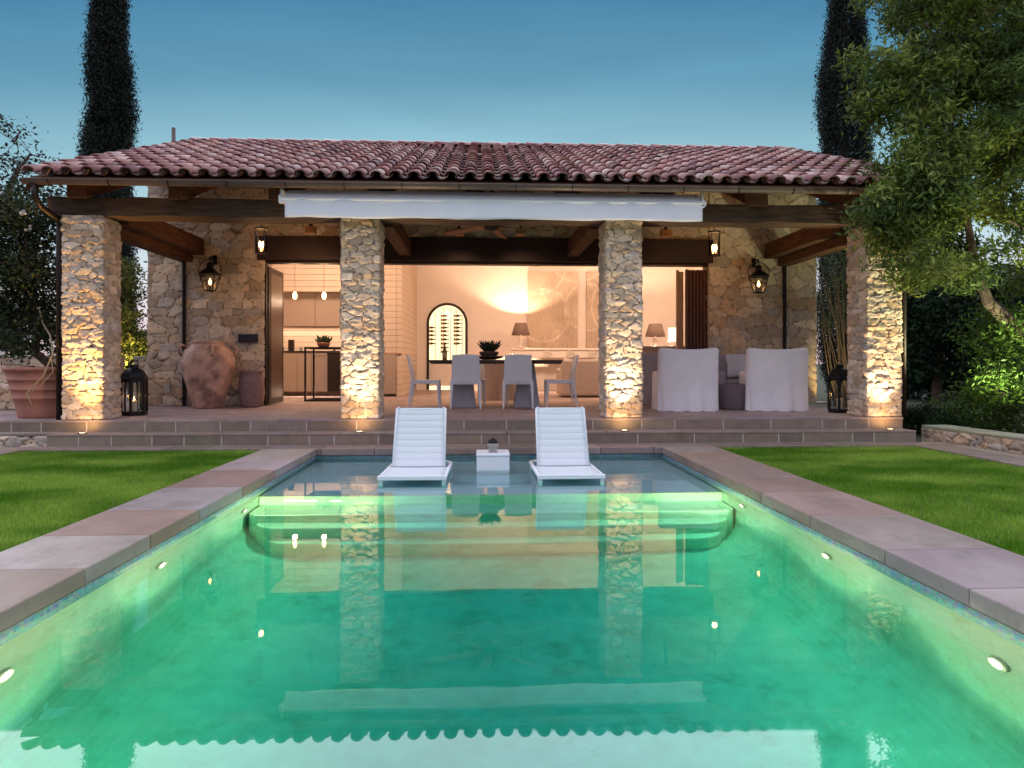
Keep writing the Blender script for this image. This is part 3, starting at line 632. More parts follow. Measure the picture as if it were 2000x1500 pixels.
# shiplap return wall beside the dining room, in perspective between u 785 and 812
m_ = hm(); m_.box(px1 - .12, px1, SYF, BY, F, CZ); m_.build('shiplap_wall', 'shiplap', house)
m_ = hm(); m_.box(ax(740, SYF) - .5, px1 - .125, SYF - .001, SYF + .1, az(690, SYF) + .01, CZ); m_.build('shiplap_wall', 'shiplap', house)
sy = SYF + .12
m_ = hm(); m_.box(xl0 + .2, ax(740, SYF) - .5, sy - .1, sy + .6, az(571, SYF), CZ); m_.build('shiplap_soffit', 'shiplap', house)
m_ = hm(); m_.box(xl0 + .2, ax(740, SYF) - .5, sy + .50, sy + .56, F, az(571, SYF) + .02); m_.build('shiplap_wall', 'shiplap', house)
# wine niche
m_ = hm(); m_.tube([(NX0, BY - .02, F + .02), (NX0, BY - .02, nzc)] + [(ncx - nr * math.cos(a), BY - .02, nzc + nr * math.sin(a)) for a in [math.pi * i / 16 for i in range(1, 16)]] + [(NX1, BY - .02, nzc), (NX1, BY - .02, F + .02)], .035, 6); m_.build('arch_frame', 'bronze', house)
m_ = hm(); m_.box(NX0 - .1, NX1 + .1, BY + .385, BY + .40, F, NZ1 + .2); m_.build('niche_back', 'nichelit', house)
zc_ = az(703, BY, 873); m_ = hm(); m_.box(NX0 + .03, NX1 - .03, BY + .03, BY + .37, zc_ - .06, zc_); m_.build('niche_shelf', 'counter', house)
m_ = hm(); m_.box(NX0 + .03, NX1 - .03, BY + .06, BY + .36, F + .12, zc_ - .062); m_.build('niche_cabinet', 'white', house)
# --- folded door panels
def door_panels(u0, u1, y0, y1, n, kind):
    for i in range(n):
        pass
xA, xB = ax(517, WY), ax(547, WY + .6)
m_ = hm(); m_.box(xl1 + .005, xl1 + .06, WY + .1, WY + .95, F + .02, 2.85); fd = m_.build('folding_door', 'bronze', house)
m_ = hm(); m_.box(xl1 + .061, xl1 + .066, WY + .2, WY + .85, F + .12, 2.75); m_.build('pane', mat('bronze_glass', (.10, .055, .035), .35, spec=.5), fd)
m_ = hm(); m_.tube([(xl1 - .03, WY + .03, az(668, WY)), (xl1 + .05, WY + .03, az(668, WY))], .012, 6); m_.box(xl1 - .02, xl1 + .02, WY + .02, WY + .05, az(682, WY), az(654, WY)); m_.build('handle', 'iron', fd)
m_ = hm(); m_.box(xl1 + .0, xl1 + .045, WY + .0, WY + .095, F, 2.88); m_.build('door_frame', 'bronze', house)
M['slatwood'] = mat('dark_slat_wood', (.10, .035, .022), .5, var=.3, vscale=4, stretch=(8, 8, 1)); M['woodreveal'] = mat('warm_wood_edge', (.42, .24, .13), .5, var=.2, vscale=3, stretch=(6, 6, 1))
xs0, xs1 = ax(1339, WY + .12), ax(1386, WY + .12)
m_ = hm(); k = 7; wd = (xs1 - xs0) / k
for i in range(k): m_.box(xs0 + i * wd, xs0 + (i + .68) * wd, WY + .08, WY + .16, F + .03, 2.84 if i else 2.85)
m_.box(xs0, xs1, WY + .13, WY + .15, F + .03, 2.83); m_.build('louvered_door', 'slatwood', house, bevel=.004)
xe = ax(1323, WY + .4); m_ = hm(); m_.hexa([(xs0 - .012, WY + .09, F + .02), (xs0 - .006, WY + .09, F + .02), (xe + .55 - .0, WY + 1.0, F + .02), (xe + .5, WY + 1.0, F + .02)], [(xs0 - .012, WY + .09, 2.84), (xs0 - .006, WY + .09, 2.84), (xe + .55, WY + 1.0, 2.84), (xe + .5, WY + 1.0, 2.84)])
fd = m_.build('folding_door', 'woodreveal', house)
m_ = hm(); m_.box(ax(1322, WY + .2) , ax(1326, WY + .2), WY + .2, WY + .26, F + .02, 2.85); m_.box(ax(1326, WY + .2), xs0 - .015, WY + .2, WY + .24, F + .02, 2.82); m_.build('door_edge', 'woodreveal', house)
# wall plate, plaque
m_ = hm(); p0 = AY(467, 669, WY - .04); p1 = AY(504, 653, WY - .04); m_.box(p0.x, p1.x, WY - .10, WY + .0, p0.z, p1.z); m_.build('wall_box', 'black', house, bevel=.005)
m_ = hm(); p0 = AY(322, 767, WY - .03); p1 = AY(333, 749, WY - .03); m_.box(p0.x, p1.x, WY - .06, WY, p0.z, p1.z); m_.build('outlet_plate', 'outlet', house, bevel=.004)

# ------------------------------------------------------------------ porch fittings
def wall_lantern(loc, label):
    t = thing('wall_lantern', label, 'wall lantern', loc, 0, 'gas lanterns on the stone wall')
    m_ = MB(); m_.box(-.035, .035, -.02, .0, .34, .50); m_.tube([(0, -.01, .44), (0, -.13, .46), (0, -.21, .44), (0, -.21, .33)], .011, 6); m_.tube([(0, -.012, .36), (0, -.10, .40), (0, -.19, .45)], .008, 6); m_.build('bracket', 'iron', t)
    m_ = MB(); m_.tube([(.19 * math.cos(a), -.21, .21 + .19 * math.sin(a)) for a in [2 * math.pi * i / 32 for i in range(33)]], .0075, 6, cap=False); m_.build('ring', 'iron', t, smooth=True)
    fr = MB(); w0, w1 = .065, .125; z0, z1 = -.13, .15
    for sx in (-1, 1):
        for sy in (-1, 1): fr.tube([(sx * w0, -.21 + sy * w0, z0), (sx * w1, -.21 + sy * w1, z1)], .009, 4)
    for (w_, z) in ((w0, z0), (w1, z1)):
        for k in range(4):
            a = [(-1, -1), (1, -1), (1, 1), (-1, 1)]; p, q = a[k], a[(k + 1) % 4]; fr.tube([(p[0] * w_, -.21 + p[1] * w_, z), (q[0] * w_, -.21 + q[1] * w_, z)], .010, 4)
    fr.build('frame', 'iron', t)
    m_ = MB(); m_.lathe([(.19, .15), (.185, .16), (.07, .25), (.055, .255), (.055, .31), (.065, .315), (.03, .345), (.0, .36)], 4, (0, -.21, 0), math.pi / 4); m_.build('cap', 'iron', t)
    m_ = MB()
    for k in range(4):
        a = [(-1, -1), (1, -1), (1, 1), (-1, 1)]; p, q = a[k], a[(k + 1) % 4]; e = .97
        m_.add([(p[0] * w0 * e, -.21 + p[1] * w0 * e, z0), (q[0] * w0 * e, -.21 + q[1] * w0 * e, z0), (q[0] * w1 * e, -.21 + q[1] * w1 * e, z1), (p[0] * w1 * e, -.21 + p[1] * w1 * e, z1)], [(0, 1, 2, 3)])
    m_.build('pane', 'glass', t)
    m_ = MB(); m_.tube([(0, -.21, z0), (0, -.21, z0 + .09)], .012, 8); m_.build('burner', 'bronze', t)
    m_ = MB(); m_.lathe([(.004, -.035), (.022, -.01), (.026, .01), (.016, .045), (.0, .085)], 12, (0, -.21, 0)); m_.build('flame', 'flame', t, smooth=True)
    point_light('lantern_light', (loc[0], loc[1] - .21, loc[2] + .02), 26, (1, .48, .24), .02)
    return t
for u, v, lb in ((411, 553, 'black gas lantern in a ring on the stone wall above the big clay jar'), (1481, 557, 'black gas lantern in a ring on the stone wall above the white armchairs')):
    p = AY(u, v, WY - .24); wall_lantern((p.x, WY - .045, p.z), lb)
def hanging_lantern(loc, label, s=1):
    t = thing('hanging_lantern', label, 'hanging lantern', loc, 0, 'glass lanterns hung under the front beam')
    m_ = MB(); m_.tube([(0, 0, .26), (0, 0, .30), (0, 0, .62)], .008, 6); m_.lathe([(.10, .235), (.10, .255), (.03, .27), (.0, .27)], 20); m_.build('rod', 'iron', t)
    m_ = MB(); m_.lathe([(.095, -.13), (.095, -.112), (.0, -.112)], 20)
    for k in range(4): a = math.pi / 4 + k * math.pi / 2; m_.tube([(.092 * math.cos(a), .092 * math.sin(a), -.12), (.092 * math.cos(a), .092 * math.sin(a), .24)], .006, 5)
    m_.build('frame', 'bronze', t)
    m_ = MB(); m_.lathe([(.086, -.108), (.086, .232)], 24); m_.f = [f for f in m_.f if len(f) == 4]; m_.c = m_.c[:len(m_.f)]; m_.build('glass', 'glass', t, smooth=True)
    m_ = MB()
    for k in range(3): a = k * 2.1; m_.tube([(.03 * math.cos(a), .03 * math.sin(a), -.11), (.03 * math.cos(a), .03 * math.sin(a), -.04)], .011, 8)
    m_.build('candle', 'candle', t)
    m_ = MB()
    for k in range(3): a = k * 2.1; m_.lathe([(.004, -.04), (.017, -.015), (.014, .02), (.0, .06)], 10, (.03 * math.cos(a), .03 * math.sin(a), 0))
    m_.build('bulb', 'bulb', t, smooth=True)
    point_light('lantern_light', (loc[0], loc[1], loc[2] - .0), 34, (1, .48, .18), .03)
p = AY(510, 478, 10.33); hanging_lantern(tuple(p), 'glowing glass cylinder lantern hanging left of the second column, near the kitchen door')
p = AY(1395, 484, 10.33); hanging_lantern(tuple(p), 'glowing glass cylinder lantern hanging in front of the dark louvered door')
# small beam-mounted downlights
pr = None
for (u, v, Y, lb) in ((607, 449, 10.6, 'small boxy downlight on the rafter between hanging lantern and second column'), (897, 453, 10.9, 'small boxy downlight at the left side of the ceiling fan'), (1017, 453, 10.9, 'small boxy downlight at the right side of the ceiling fan'), (1300, 455, 10.6, 'small boxy downlight on the rafter right of the third column')):
    p = AY(u, v, Y)
    if pr is None:
        pr = thing('box_downlight', lb, 'downlight', tuple(p), 0, 'boxy downlights under the porch rafters')
        m_ = MB(); m_.box(-.075, .075, -.07, .07, -.06, .05); m_.build('housing', mat('copper_box', (.45, .22, .09), .4, metal=.2), pr, bevel=.005)
        m_ = MB(); m_.box(-.02, .02, -.03, .03, .051, .42); m_.build('bracket', 'iron', pr)
    else: dup(pr, tuple(p), 0, lb)
for (u, Y) in ((607, 10.6), (897, 10.9), (1017, 10.9), (1300, 10.6)):
    p = AY(u, 451, Y); spot_light('downlight', (p.x, p.y, p.z - .08), (p.x * 1.25, WY + .1, F + 1.0), 34, (1, .60, .34), 120, .9, .04)  # spots added at the boxes as warm fill on the porch walls
# ceiling fan
p = AY(960, 441, 10.2); t = thing('ceiling_fan', 'wooden six-blade ceiling fan under the porch roof behind the awning', 'ceiling fan', tuple(p))
m_ = MB(); m_.tube([(0, 0, .05), (0, 0, .75)], .018, 8); m_.build('rod', 'iron', t)
m_ = MB(); m_.lathe([(.03, -.09), (.11, -.06), (.13, 0), (.11, .06), (.03, .08)], 20); m_.build('motor', 'bronze', t, smooth=True)
M['fanblade'] = mat('fan_blade_wood', (.32, .14, .065), .5, var=.2, vscale=4)
for k in range(6):
    m_ = MB(); a = R(18) + k * math.pi / 3; c, s = math.cos(a), math.sin(a); pts = []
    for (l_, w_) in ((.12, .045), (.3, .06), (.95, .075), (1.0, .05)): pts.append((l_, w_))
    up = [(c * l_ - s * w_, s * l_ + c * w_, .012) for l_, w_ in pts]; dn = [(c * l_ + s * w_, s * l_ - c * w_, -.018) for l_, w_ in pts]
    m_.grid([dn, up]); m_.build('blade', 'fanblade', t, solid=.014)
# awning rolled up on the beam
aw = thing('awning', 'white retracted fabric awning with hanging valance over the porch', 'awning', (0, 8.8, 3.1)); OA = (0, 8.8, 3.1)
x0, x1 = ax(547, 8.62), ax(1376, 8.62); zt, zm, zb = az(369, 8.62, 560), az(393, 8.62, 560), az(424, 8.55, 560)
m_ = MB(OA)
prof = [(8.86, zt - .02), (8.80, zt + .015), (8.72, zt + .012), (8.63, zt - .05), (8.585, zt - .115), (8.60, zt - .125), (8.66, zt - .13)]
NX = 60; rr = random.Random(3)
m_.grid([[(x0 + .07 + (x1 - x0 - .13) * i / NX, y + .004 * math.sin(i * 1.7 + j), z + .003 * math.sin(i * .9 + j * 2)) for i in range(NX + 1)] for j, (y, z) in enumerate(prof)]); m_.build('cover', 'fabricaw', aw, smooth=True, solid=.004)
m_ = MB(OA); m_.tube([(x0 + .03, 8.575, zt - .135), (x1 - .0, 8.575, zt - .135)], .026, 12); m_.box(x0 + .03, x1, 8.56, 8.60, zt - .175, zt - .15); m_.build('front_bar', 'chaise', aw, smooth=False)
m_ = MB(OA); rows_ = []
for j in range(7):
    f_ = j / 6; rows_.append([(x0 + .075 + (x1 - x0 - .12) * i / 120, 8.565 + .012 * f_ * math.sin(i * .55 + 2 * math.sin(i * .13)) + .02 * f_ * fbm(np.array(i * .12), np.array(f_), 3, 2), zt - .155 - (zt - .155 - zb) * f_ + .006 * f_ * math.sin(i * .21)) for i in range(121)])
m_.grid(rows_); m_.build('valance', 'fabricaw', aw, smooth=True, solid=.003)
for xx in (x0, x1 - .05):
    m_ = MB(OA); m_.box(xx, xx + .03, 8.60, 8.84, zt - .16, zt + .0); m_.box(xx - .005, xx + .035, 8.56, 8.62, zt - .19, zt - .09); m_.build('bracket', 'chaise', aw, bevel=.006)
m_ = MB(OA); m_.tube([(x0 + .06, 8.74, zt - .06), (x1 - .06, 8.74, zt - .06)], .055, 12); m_.build('roller', 'chaise', aw, smooth=True)
# step lights grazing the columns
pr = None
COLX = [ax(160, 8.86), ax(702, 8.86), ax(1218, 8.86), ax(1726, 8.86)]
for i, (u, v, lb) in enumerate(((144, 849, 'lit round light in the lower step at the foot of the leftmost column'), (697, 846.5, 'lit round light in the lower step below the column by the kitchen'), (1224, 843, 'lit round light in the lower step below the column left of the armchairs'), (1739, 838.5, 'lit round light in the lower step at the foot of the rightmost column'))):
    p = AZ(u, v, ST + .006); p.y = min(max(p.y, 8.58), 8.70)
    if pr is None:
        pr = thing('step_light', lb, 'step light', tuple(p), 0, 'round uplights set in the lower step')
        m_ = MB(); m_.lathe([(.052, -.004), (.052, .004), (.040, .007), (.040, .002)], 20); m_.build('rim', 'bronze', pr)
        m_ = MB(); m_.lathe([(.038, .002), (.038, .0045), (.0, .0075)], 20); m_.build('lens', 'bulb', pr)
    else: dup(pr, tuple(p), 0, lb)
    pw = (170, 120, 120, 120)[i]; tx = COLX[i]
    spot_light('step_light_beam', (p.x, p.y - .0, p.z + .03), (tx, 8.84, F + 2.4), pw * 1.9, ((1, .54, .18), (1, .70, .42), (1, .74, .48), (1, .64, .34))[i], 74, 1.0, .03); spot_light('step_light_beam', (p.x, p.y, p.z + .03), (tx, 8.86, F + .3), 9, (1, .58, .22), 160, 1.0, .03)
# ------------------------------------------------------------------ pots and jars
p = AZ(408, 791, F); JY = WY - .52; jx = ax(407, JY); sc = 1
t = thing('clay_jar', 'large old terracotta oil jar with dark stains beside the stone wall', 'jar', (jx, JY, F))
zj = lambda v: az(v, JY) - F
prof = [(.0, .0), (.265, .0), (.28, .03), (.30, .12), (.34, .22), (.385, .33), (.43, .45), (.465, .56), (.49, .66), (.50, .75), (.49, .83), (.465, .90), (.425, .955), (.37, 1.0), (.325, 1.025), (.305, 1.045), (.31, 1.065), (.325, 1.08), (.31, 1.095), (.28, 1.08), (.27, 1.0), (.0, .95)]
k = zj(668) / 1.09; rk = (ax(458, JY) - ax(358, JY)) / 2 / .50
M['jar'] = mat('stained_terracotta', (.60, .36, .27), .5, tint=(.26, .15, .12), tscale=4.2, var=.22, vscale=7, bump=.3, bscale=14)
m_ = MB(); m_.lathe([(a * rk, z * k) for a, z in prof], 48, wob=lambda a, z: .012 * math.sin(a * 3 + z * 4)); m_.build('body', 'jar', t, smooth=True)
for j, a in enumerate((R(-150), R(-60), R(10), R(100))):
    m_ = MB(); cx, cy = math.cos(a), math.sin(a); r0 = .49 * rk
    m_.tube([(cx * (.40 * rk), cy * (.40 * rk), 1.0 * k), (cx * (.47 * rk), cy * (.47 * rk), 1.03 * k), (cx * (.53 * rk), cy * (.53 * rk), .98 * k), (cx * (.52 * rk), cy * (.52 * rk), .90 * k), (cx * (.48 * rk), cy * (.48 * rk), .85 * k)], .022, 8); m_.build('handle', 'jar', t, smooth=True)
JY2 = WY - .32; t = thing('clay_pot', 'smaller plain dusky clay pot standing right of the big oil jar', 'pot', (ax(491, JY2), JY2, F)); k = (az(723, JY2) - F) / .6; rk = (ax(516, JY2) - ax(466, JY2)) / 2 / .25
m_ = MB(); m_.lathe([(r_ * rk, z * k) for r_, z in [(.0, 0), (.18, .0), (.19, .02), (.225, .15), (.25, .32), (.235, .46), (.20, .53), (.215, .56), (.235, .585), (.225, .60), (.19, .59), (.17, .52), (.0, .5)]], 36); m_.build('body', mat('dusky_clay', (.25, .155, .155), .7, var=.2, vscale=9, bump=.2), t, smooth=True)
# big planter with the climbing rose
PY = 8.98; pc = ax(48, PY); t = thing('planter_pot', 'big ribbed terracotta planter holding the climbing rose', 'planter', (pc, PY + .55, F))
rw = .53; prof = [(.0, 0), (.37, 0), (.38, .03), (.40, .14), (.425, .27), (.44, .275), (.445, .30), (.437, .31), (.455, .40), (.47, .405), (.472, .43), (.463, .44), (.485, .54), (.50, .545), (.50, .57), (.492, .58), (.515, .68), (.545, .685), (.55, .72), (.54, .735), (.51, .735), (.50, .66), (.0, .64)]
m_ = MB(); m_.lathe([(a * 1.02, z * .93) for a, z in prof], 56); m_.build('body', 'terracotta', t, smooth=True)
m_ = MB(); m_.lathe([(.50, .615), (.3, .64), (.0, .65)], 24); m_.build('soil', 'soil', t)
# ------------------------------------------------------------------ floor lanterns
def floor_lantern(loc, label, rz):
    t = thing('floor_lantern', label, 'lantern', loc, rz, 'tall black floor lanterns by the outer columns'); n = 6; ra = .165; A = [math.pi / n + 2 * math.pi * i / n for i in range(n)]
    m_ = MB(); m_.lathe([(.175, 0), (.178, .04), (.165, .055), (.0, .056)], n, rot=math.pi / n); m_.build('base', 'iron', t, bevel=.003)
    m_ = MB()
    for a in A: m_.tube([(ra * math.cos(a), ra * math.sin(a), .05), (ra * math.cos(a), ra * math.sin(a), .50)], .017, 4)
    for i in range(n):   # arched heads
        a0, a1 = A[i], A[(i + 1) % n]; p0 = Vector((ra * math.cos(a0), ra * math.sin(a0), 0)); p1 = Vector((ra * math.cos(a1), ra * math.sin(a1), 0)); K2 = 8
        lo = []; hi = []
        for j in range(K2 + 1):
            f_ = j / K2; p_ = p0.lerp(p1, f_); zc = .40 + .085 * math.sin(math.pi * f_) ** .6; lo.append((p_.x, p_.y, zc)); hi.append((p_.x, p_.y, .515))
        m_.grid([lo, hi])
    m_.build('frame', 'iron', t, solid=.006)
    m_ = MB(); m_.lathe([(.185, .505), (.188, .525), (.175, .54), (.15, .60), (.11, .645), (.06, .67), (.055, .70), (.07, .705), (.07, .715), (.0, .73)], n, rot=math.pi / n); m_.build('dome', 'iron', t)
    m_ = MB(); m_.tube([(.05 * math.cos(b_), 0, .745 + .04 * math.sin(b_)) for b_ in [2 * math.pi * i / 20 for i in range(21)]], .008, 6, cap=False); m_.build('ring', 'iron', t)
    m_ = MB()
    for i in range(n):
        a0, a1 = A[i], A[(i + 1) % n]; q = ra * .97; m_.add([(q * math.cos(a0), q * math.sin(a0), .06), (q * math.cos(a1), q * math.sin(a1), .06), (q * math.cos(a1), q * math.sin(a1), .5), (q * math.cos(a0), q * math.sin(a0), .5)], [(0, 1, 2, 3)])
    m_.build('pane', 'glass', t)
    m_ = MB(); m_.lathe([(.04, .057), (.042, .06), (.042, .20), (.035, .205), (.0, .20)], 16); m_.build('candle', 'candle', t)
    m_ = MB(); m_.lathe([(.003, .208), (.011, .222), (.009, .245), (.0, .27)], 10); m_.build('flame', 'flame', t, smooth=True)
    point_light('candle_light', (loc[0], loc[1], loc[2] + .26), .8, AMBER, .02); return t
p = AZ(262, 811, F); floor_lantern(tuple(p), 'tall black lantern with a candle on the floor right of the leftmost column', .2)
p = AZ(1640, 805.5, F); floor_lantern(tuple(p), 'tall black lantern with a lit candle left of the rightmost column', .5)
# ------------------------------------------------------------------ dining set
TY = 11.25
tx0, tx1 = ax(841, TY), ax(1094, TY); tz = az(703, TY - .4) - F; tcx = (tx0 + tx1) / 2
t = thing('dining_table', 'long dark wood dining table on two tapered concrete pedestals', 'table', (tcx, TY, F)); hw = (tx1 - tx0) / 2
m_ = MB(); rr = random.Random(1); n = 24
lo = [(-hw + 2 * hw * i / n, -.45 + rr.uniform(-.02, .02)) for i in range(n + 1)] + [(hw - 2 * hw * i / n, .45 + rr.uniform(-.02, .02)) for i in range(n + 1)]; k = len(lo)
m_.add([(x * .96, y * .97, tz - .065) for x, y in lo] + [(x, y, tz) for x, y in lo], [tuple(range(k - 1, -1, -1)), tuple(range(k, 2 * k))] + [(i, (i + 1) % k, (i + 1) % k + k, i + k) for i in range(k)]); m_.build('tabletop', 'tabletop', t, bevel=.006)
for u in (905, 1028):
    cx = ax(u, TY) - tcx; m_ = MB(); a, b_ = .215, .13
    m_.hexa([(cx - a, -.2, 0), (cx + a, -.2, 0), (cx + a, .2, 0), (cx - a, .2, 0)], [(cx - b_, -.12, tz - .066), (cx + b_, -.12, tz - .066), (cx + b_, .12, tz - .066), (cx - b_, .12, tz - .066)]); m_.build('pedestal', 'concrete', t, bevel=.008)
def make_chair():
    t = thing('dining_chair', 'white plastic dining chair', 'chair', (0, 0, 0), 0, 'white dining chairs round the table')
    m_ = MB(); rows_ = []
    for j in range(9):
        f_ = j / 8; y = -.21 + .43 * f_; rows_.append([((-.225 + .45 * i / 8) * (1 - .04 * f_), y, .445 - .012 * math.sin(math.pi * i / 8) * (1 if 0 < j < 8 else .3)) for i in range(9)])
    m_.grid(rows_); m_.build('seat', 'chairwhite', t, smooth=True, solid=.03, bevel=.005)
    m_ = MB(); rows_ = []
    for j in range(10):
        f_ = j / 9; w_ = .232 - .018 * f_; rows_.append([(w_ * (-1 + 2 * i / 10), -.215 - .085 * f_ ** 1.3 - .035 * (1 - (-1 + 2 * i / 10) ** 2), .425 + .455 * f_ - .012 * ((-1 + 2 * i / 10) ** 2) * f_) for i in range(11)])
    m_.grid(rows_); m_.build('backrest', 'chairwhite', t, smooth=True, solid=.022, bevel=.004)
    for sx in (-1, 1):
        m_ = MB(); m_.tube([(sx * .222, -.225, .46), (sx * .228, -.235, .36), (sx * .238, -.29, .0)], [.034, .032, .017], 4, sq=1.0); m_.build('leg', 'chairwhite', t, bevel=.006)
        m_ = MB(); m_.tube([(sx * .205, .195, .45), (sx * .212, .20, .34), (sx * .222, .215, .0)], [.034, .030, .016], 4); m_.build('leg', 'chairwhite', t, bevel=.006)
    m_ = MB(); m_.box(-.21, .21, -.235, -.205, .395, .43); m_.box(-.19, .19, .185, .205, .40, .43)
    for sx in (-1, 1): m_.box(sx * .215 - .012, sx * .215 + .012, -.2, .185, .40, .43)
    m_.build('apron', 'chairwhite', t, bevel=.005); return t
c0 = make_chair(); q1 = 10.98
def setc(o, x, y, rz, lb): o.location = (x, y, F); o.rotation_euler = (0, 0, rz); o['label'] = lb
setc(c0, ax(909.5, 10.7), q1, 0, 'left of the two white dining chairs with their backs to the pool')
setc(copy_tree(c0), ax(1012, 10.7), q1, 0, 'right of the two white dining chairs with their backs to the pool')
setc(copy_tree(c0), ax(834, 11.25), 11.22, R(-90), 'white dining chair seen from the side at the left end of the table')
setc(copy_tree(c0), ax(1090, 11.25), 11.22, R(90), 'white dining chair seen from the side at the right end of the table')
setc(copy_tree(c0), ax(921, 11.8), 11.84, R(180), 'white dining chair behind the table, mostly hidden by the front left chair')
setc(copy_tree(c0), ax(1015, 11.8), 11.84, R(180), 'white dining chair behind the table, mostly hidden by the front right chair')
# bowl with succulent on the table
px = ax(955, TY - .1); bt = tz + F + .004
t = thing('wooden_bowl', 'wide dark carved bowl on the middle of the dining table', 'bowl', (px, TY - .1, bt))
m_ = MB(); m_.lathe([(.0, 0), (.10, .0), (.13, .012), (.22, .035), (.25, .06), (.235, .062), (.15, .035), (.0, .03)], 30); m_.build('bowl', 'tabletop', t, smooth=True)
t = thing('succulent', 'dark leafy succulent growing in the bowl on the dining table', 'plant', (px + .0, TY - .1, bt + .04))
rr = random.Random(6); m_ = MB(); m_.lathe([(.10, 0), (.155, .05), (.165, .09), (.13, .10), (.0, .10)], 20); m_.build('pot', 'basket', t, smooth=True)
m_ = MB()
for i in range(60):
    a = rr.uniform(0, 6.28); rr_ = rr.uniform(.02, .15); hgt = rr.uniform(.08, .19); x, y = math.cos(a) * rr_, math.sin(a) * rr_ * .8
    m_.col = slabcol(rr, (.035, .045, .03), .3); m_.tube([(x * .5, y * .5, .09), (x, y, .10 + hgt * .5), (x * 1.5, y * 1.5, .10 + hgt)], [.006, .018, .004], 5)
m_.build('leaf', 'leaf', t, colors=True)
# ------------------------------------------------------------------ slip-covered armchairs
def armchair(mt, label, name='armchair', w=.45, h=.985, group='slip-covered armchairs'):
    t = thing(name, label, 'armchair', (0, 0, F), 0, group)
    def shell(x0, x1, y0, y1, z0, z1, rx, seed, taper=0, fold=.012, nseg=44, nz=22, crown=.0):
        mm = MB(); rr = random.Random(seed); ph = [rr.uniform(0, 6.28) for _ in range(8)]
        cx, cy = (x0 + x1) / 2, (y0 + y1) / 2; a, b_ = (x1 - x0) / 2, (y1 - y0) / 2; rows_ = []
        def pt(th, k, inset=0):
            p = 5.; c, s = math.cos(th), math.sin(th); q = (abs(c) ** p + abs(s) ** p) ** (-1 / p); f_ = k
            wv = fold * (1 - f_) ** 1.5 * (math.sin(th * 9 + ph[0]) + .7 * math.sin(th * 17 + ph[1] + f_ * 3) + .5 * math.sin(th * 5 + ph[2]))
            sc_ = 1 - taper * f_; return Vector((cx + (a * sc_ + wv - inset) * q * c, cy + (b_ + wv - inset) * q * s, 0))
        for j in range(nz + 1):
            f_ = j / nz; z = z0 + (z1 - z0 - rx) * f_; rows_.append([tuple(pt(2 * math.pi * i / nseg, f_) + Vector((0, 0, z + .010 * math.sin(i * 1.1) * (1 if j == 0 else 0)))) for i in range(nseg + 1)])
        for j in range(1, 6):
            g_ = j / 5 * math.pi / 2; rows_.append([tuple(pt(2 * math.pi * i / nseg, 1, rx * (1 - math.cos(g_))) + Vector((0, 0, z1 - rx + rx * math.sin(g_)))) for i in range(nseg + 1)])
        for j in (1, 2, 3): rows_.append([tuple(Vector((cx, cy, z1)) * (j / 3) + (pt(2 * math.pi * i / nseg, 1, rx) + Vector((0, 0, z1))) * (1 - j / 3)) for i in range(nseg + 1)])
        mm.grid(rows_); return mm
    m_ = shell(-w, w, -.42, -.20, .0, h, .055, 3, taper=-.01, fold=.018, nseg=72, nz=40)
    # the back is scooped and leans a little
    m_.v = [(x, y - .03 * max(0, z - .3) + .05 * (x / w) ** 2 - .055 * float(fbm(np.array(x * 3.2 + z * 1.7 * (1 if x > 0 else -1)), np.array(z * 2.0 - x * 1.5), int(h * 100), 4)), z - .035 * (1 - (x / w) ** 2) * min(1, max(0, (z - .4) / .5))) for x, y, z in m_.v]; m_.build('backrest', mt, t, smooth=True)
    for sx in (-1, 1):
        m_ = shell(sx * (w - .075) - .078, sx * (w - .075) + .078, -.33, .36, .0, .61, .045, 7 + sx, fold=.006); m_.v = [(x, y, z + max(0, -y + .02) ** 2 * 1.6 * (1 if z > .5 else 0)) for x, y, z in m_.v]; m_.build('arm', mt, t, smooth=True)
    m_ = shell(-w + .12, w - .12, -.24, .37, .30, .47, .05, 21, fold=0); m_.build('seat_cushion', mt, t, smooth=True)
    m_ = shell(-w + .1, w - .1, -.25, .345, .0, .31, .02, 22, fold=.006); m_.build('skirt', mt, t, smooth=True); return t
a0 = armchair('linen', 'white slip-covered armchair with its back to the pool, next to the third column'); a0.location = (ax(1352, 10.0), 10.42, F); a0.rotation_euler = (0, 0, R(-4))
a1 = dup(a0, (ax(1531, 10.0), 10.42, F), R(-9), 'white slip-covered armchair with its back to the pool, next to the floor lantern')
M['greylinen'] = mat('grey_linen', (.36, .31, .34), .9, bump=.3, bscale=12)
a2 = armchair('greylinen', 'mauve-grey slip-covered armchair facing the pool behind the two white ones', 'armchair', .40, .93); a2.location = (ax(1436, 11.1), 11.15, F); a2.rotation_euler = (0, 0, R(180))
t = thing('cushion', 'pale fringed cushion on the grey armchair between the white ones', 'cushion', (ax(1448, 10.85), 10.88, F + .50), 0)
m_ = MB(); rows_ = []
for j in range(13):
    rows_.append([((-1 + i / 6) * .24 * (1 - .10 * (1 - abs(-1 + j / 6)) ** 2), -.0 - .09 * (max(0, (1 - (-1 + i / 6) ** 2) * (1 - (-1 + j / 6) ** 2))) ** .45, .2 + (-1 + j / 6) * .19) for i in range(13)])
m_.grid(rows_); rows_ = [[(x, -y, z) for x, y, z in r_] for r_ in rows_]; m_.grid(rows_); m_.v = [(x, y + (z - .2) * .25, z) for x, y, z in m_.v]; m_.build('cover', 'pillow', t, smooth=True)
t = thing('ottoman', 'dark round ottoman between the two white armchairs', 'ottoman', (ax(1432, 10.55), 10.55, F)); m_ = MB(); m_.lathe([(.0, 0), (.25, 0), (.26, .03), (.27, .2), (.27, .36), (.25, .40), (.0, .42)], 30); m_.build('seat', mat('dark_grey_fabric', (.16, .12, .13), .95), t, smooth=True)
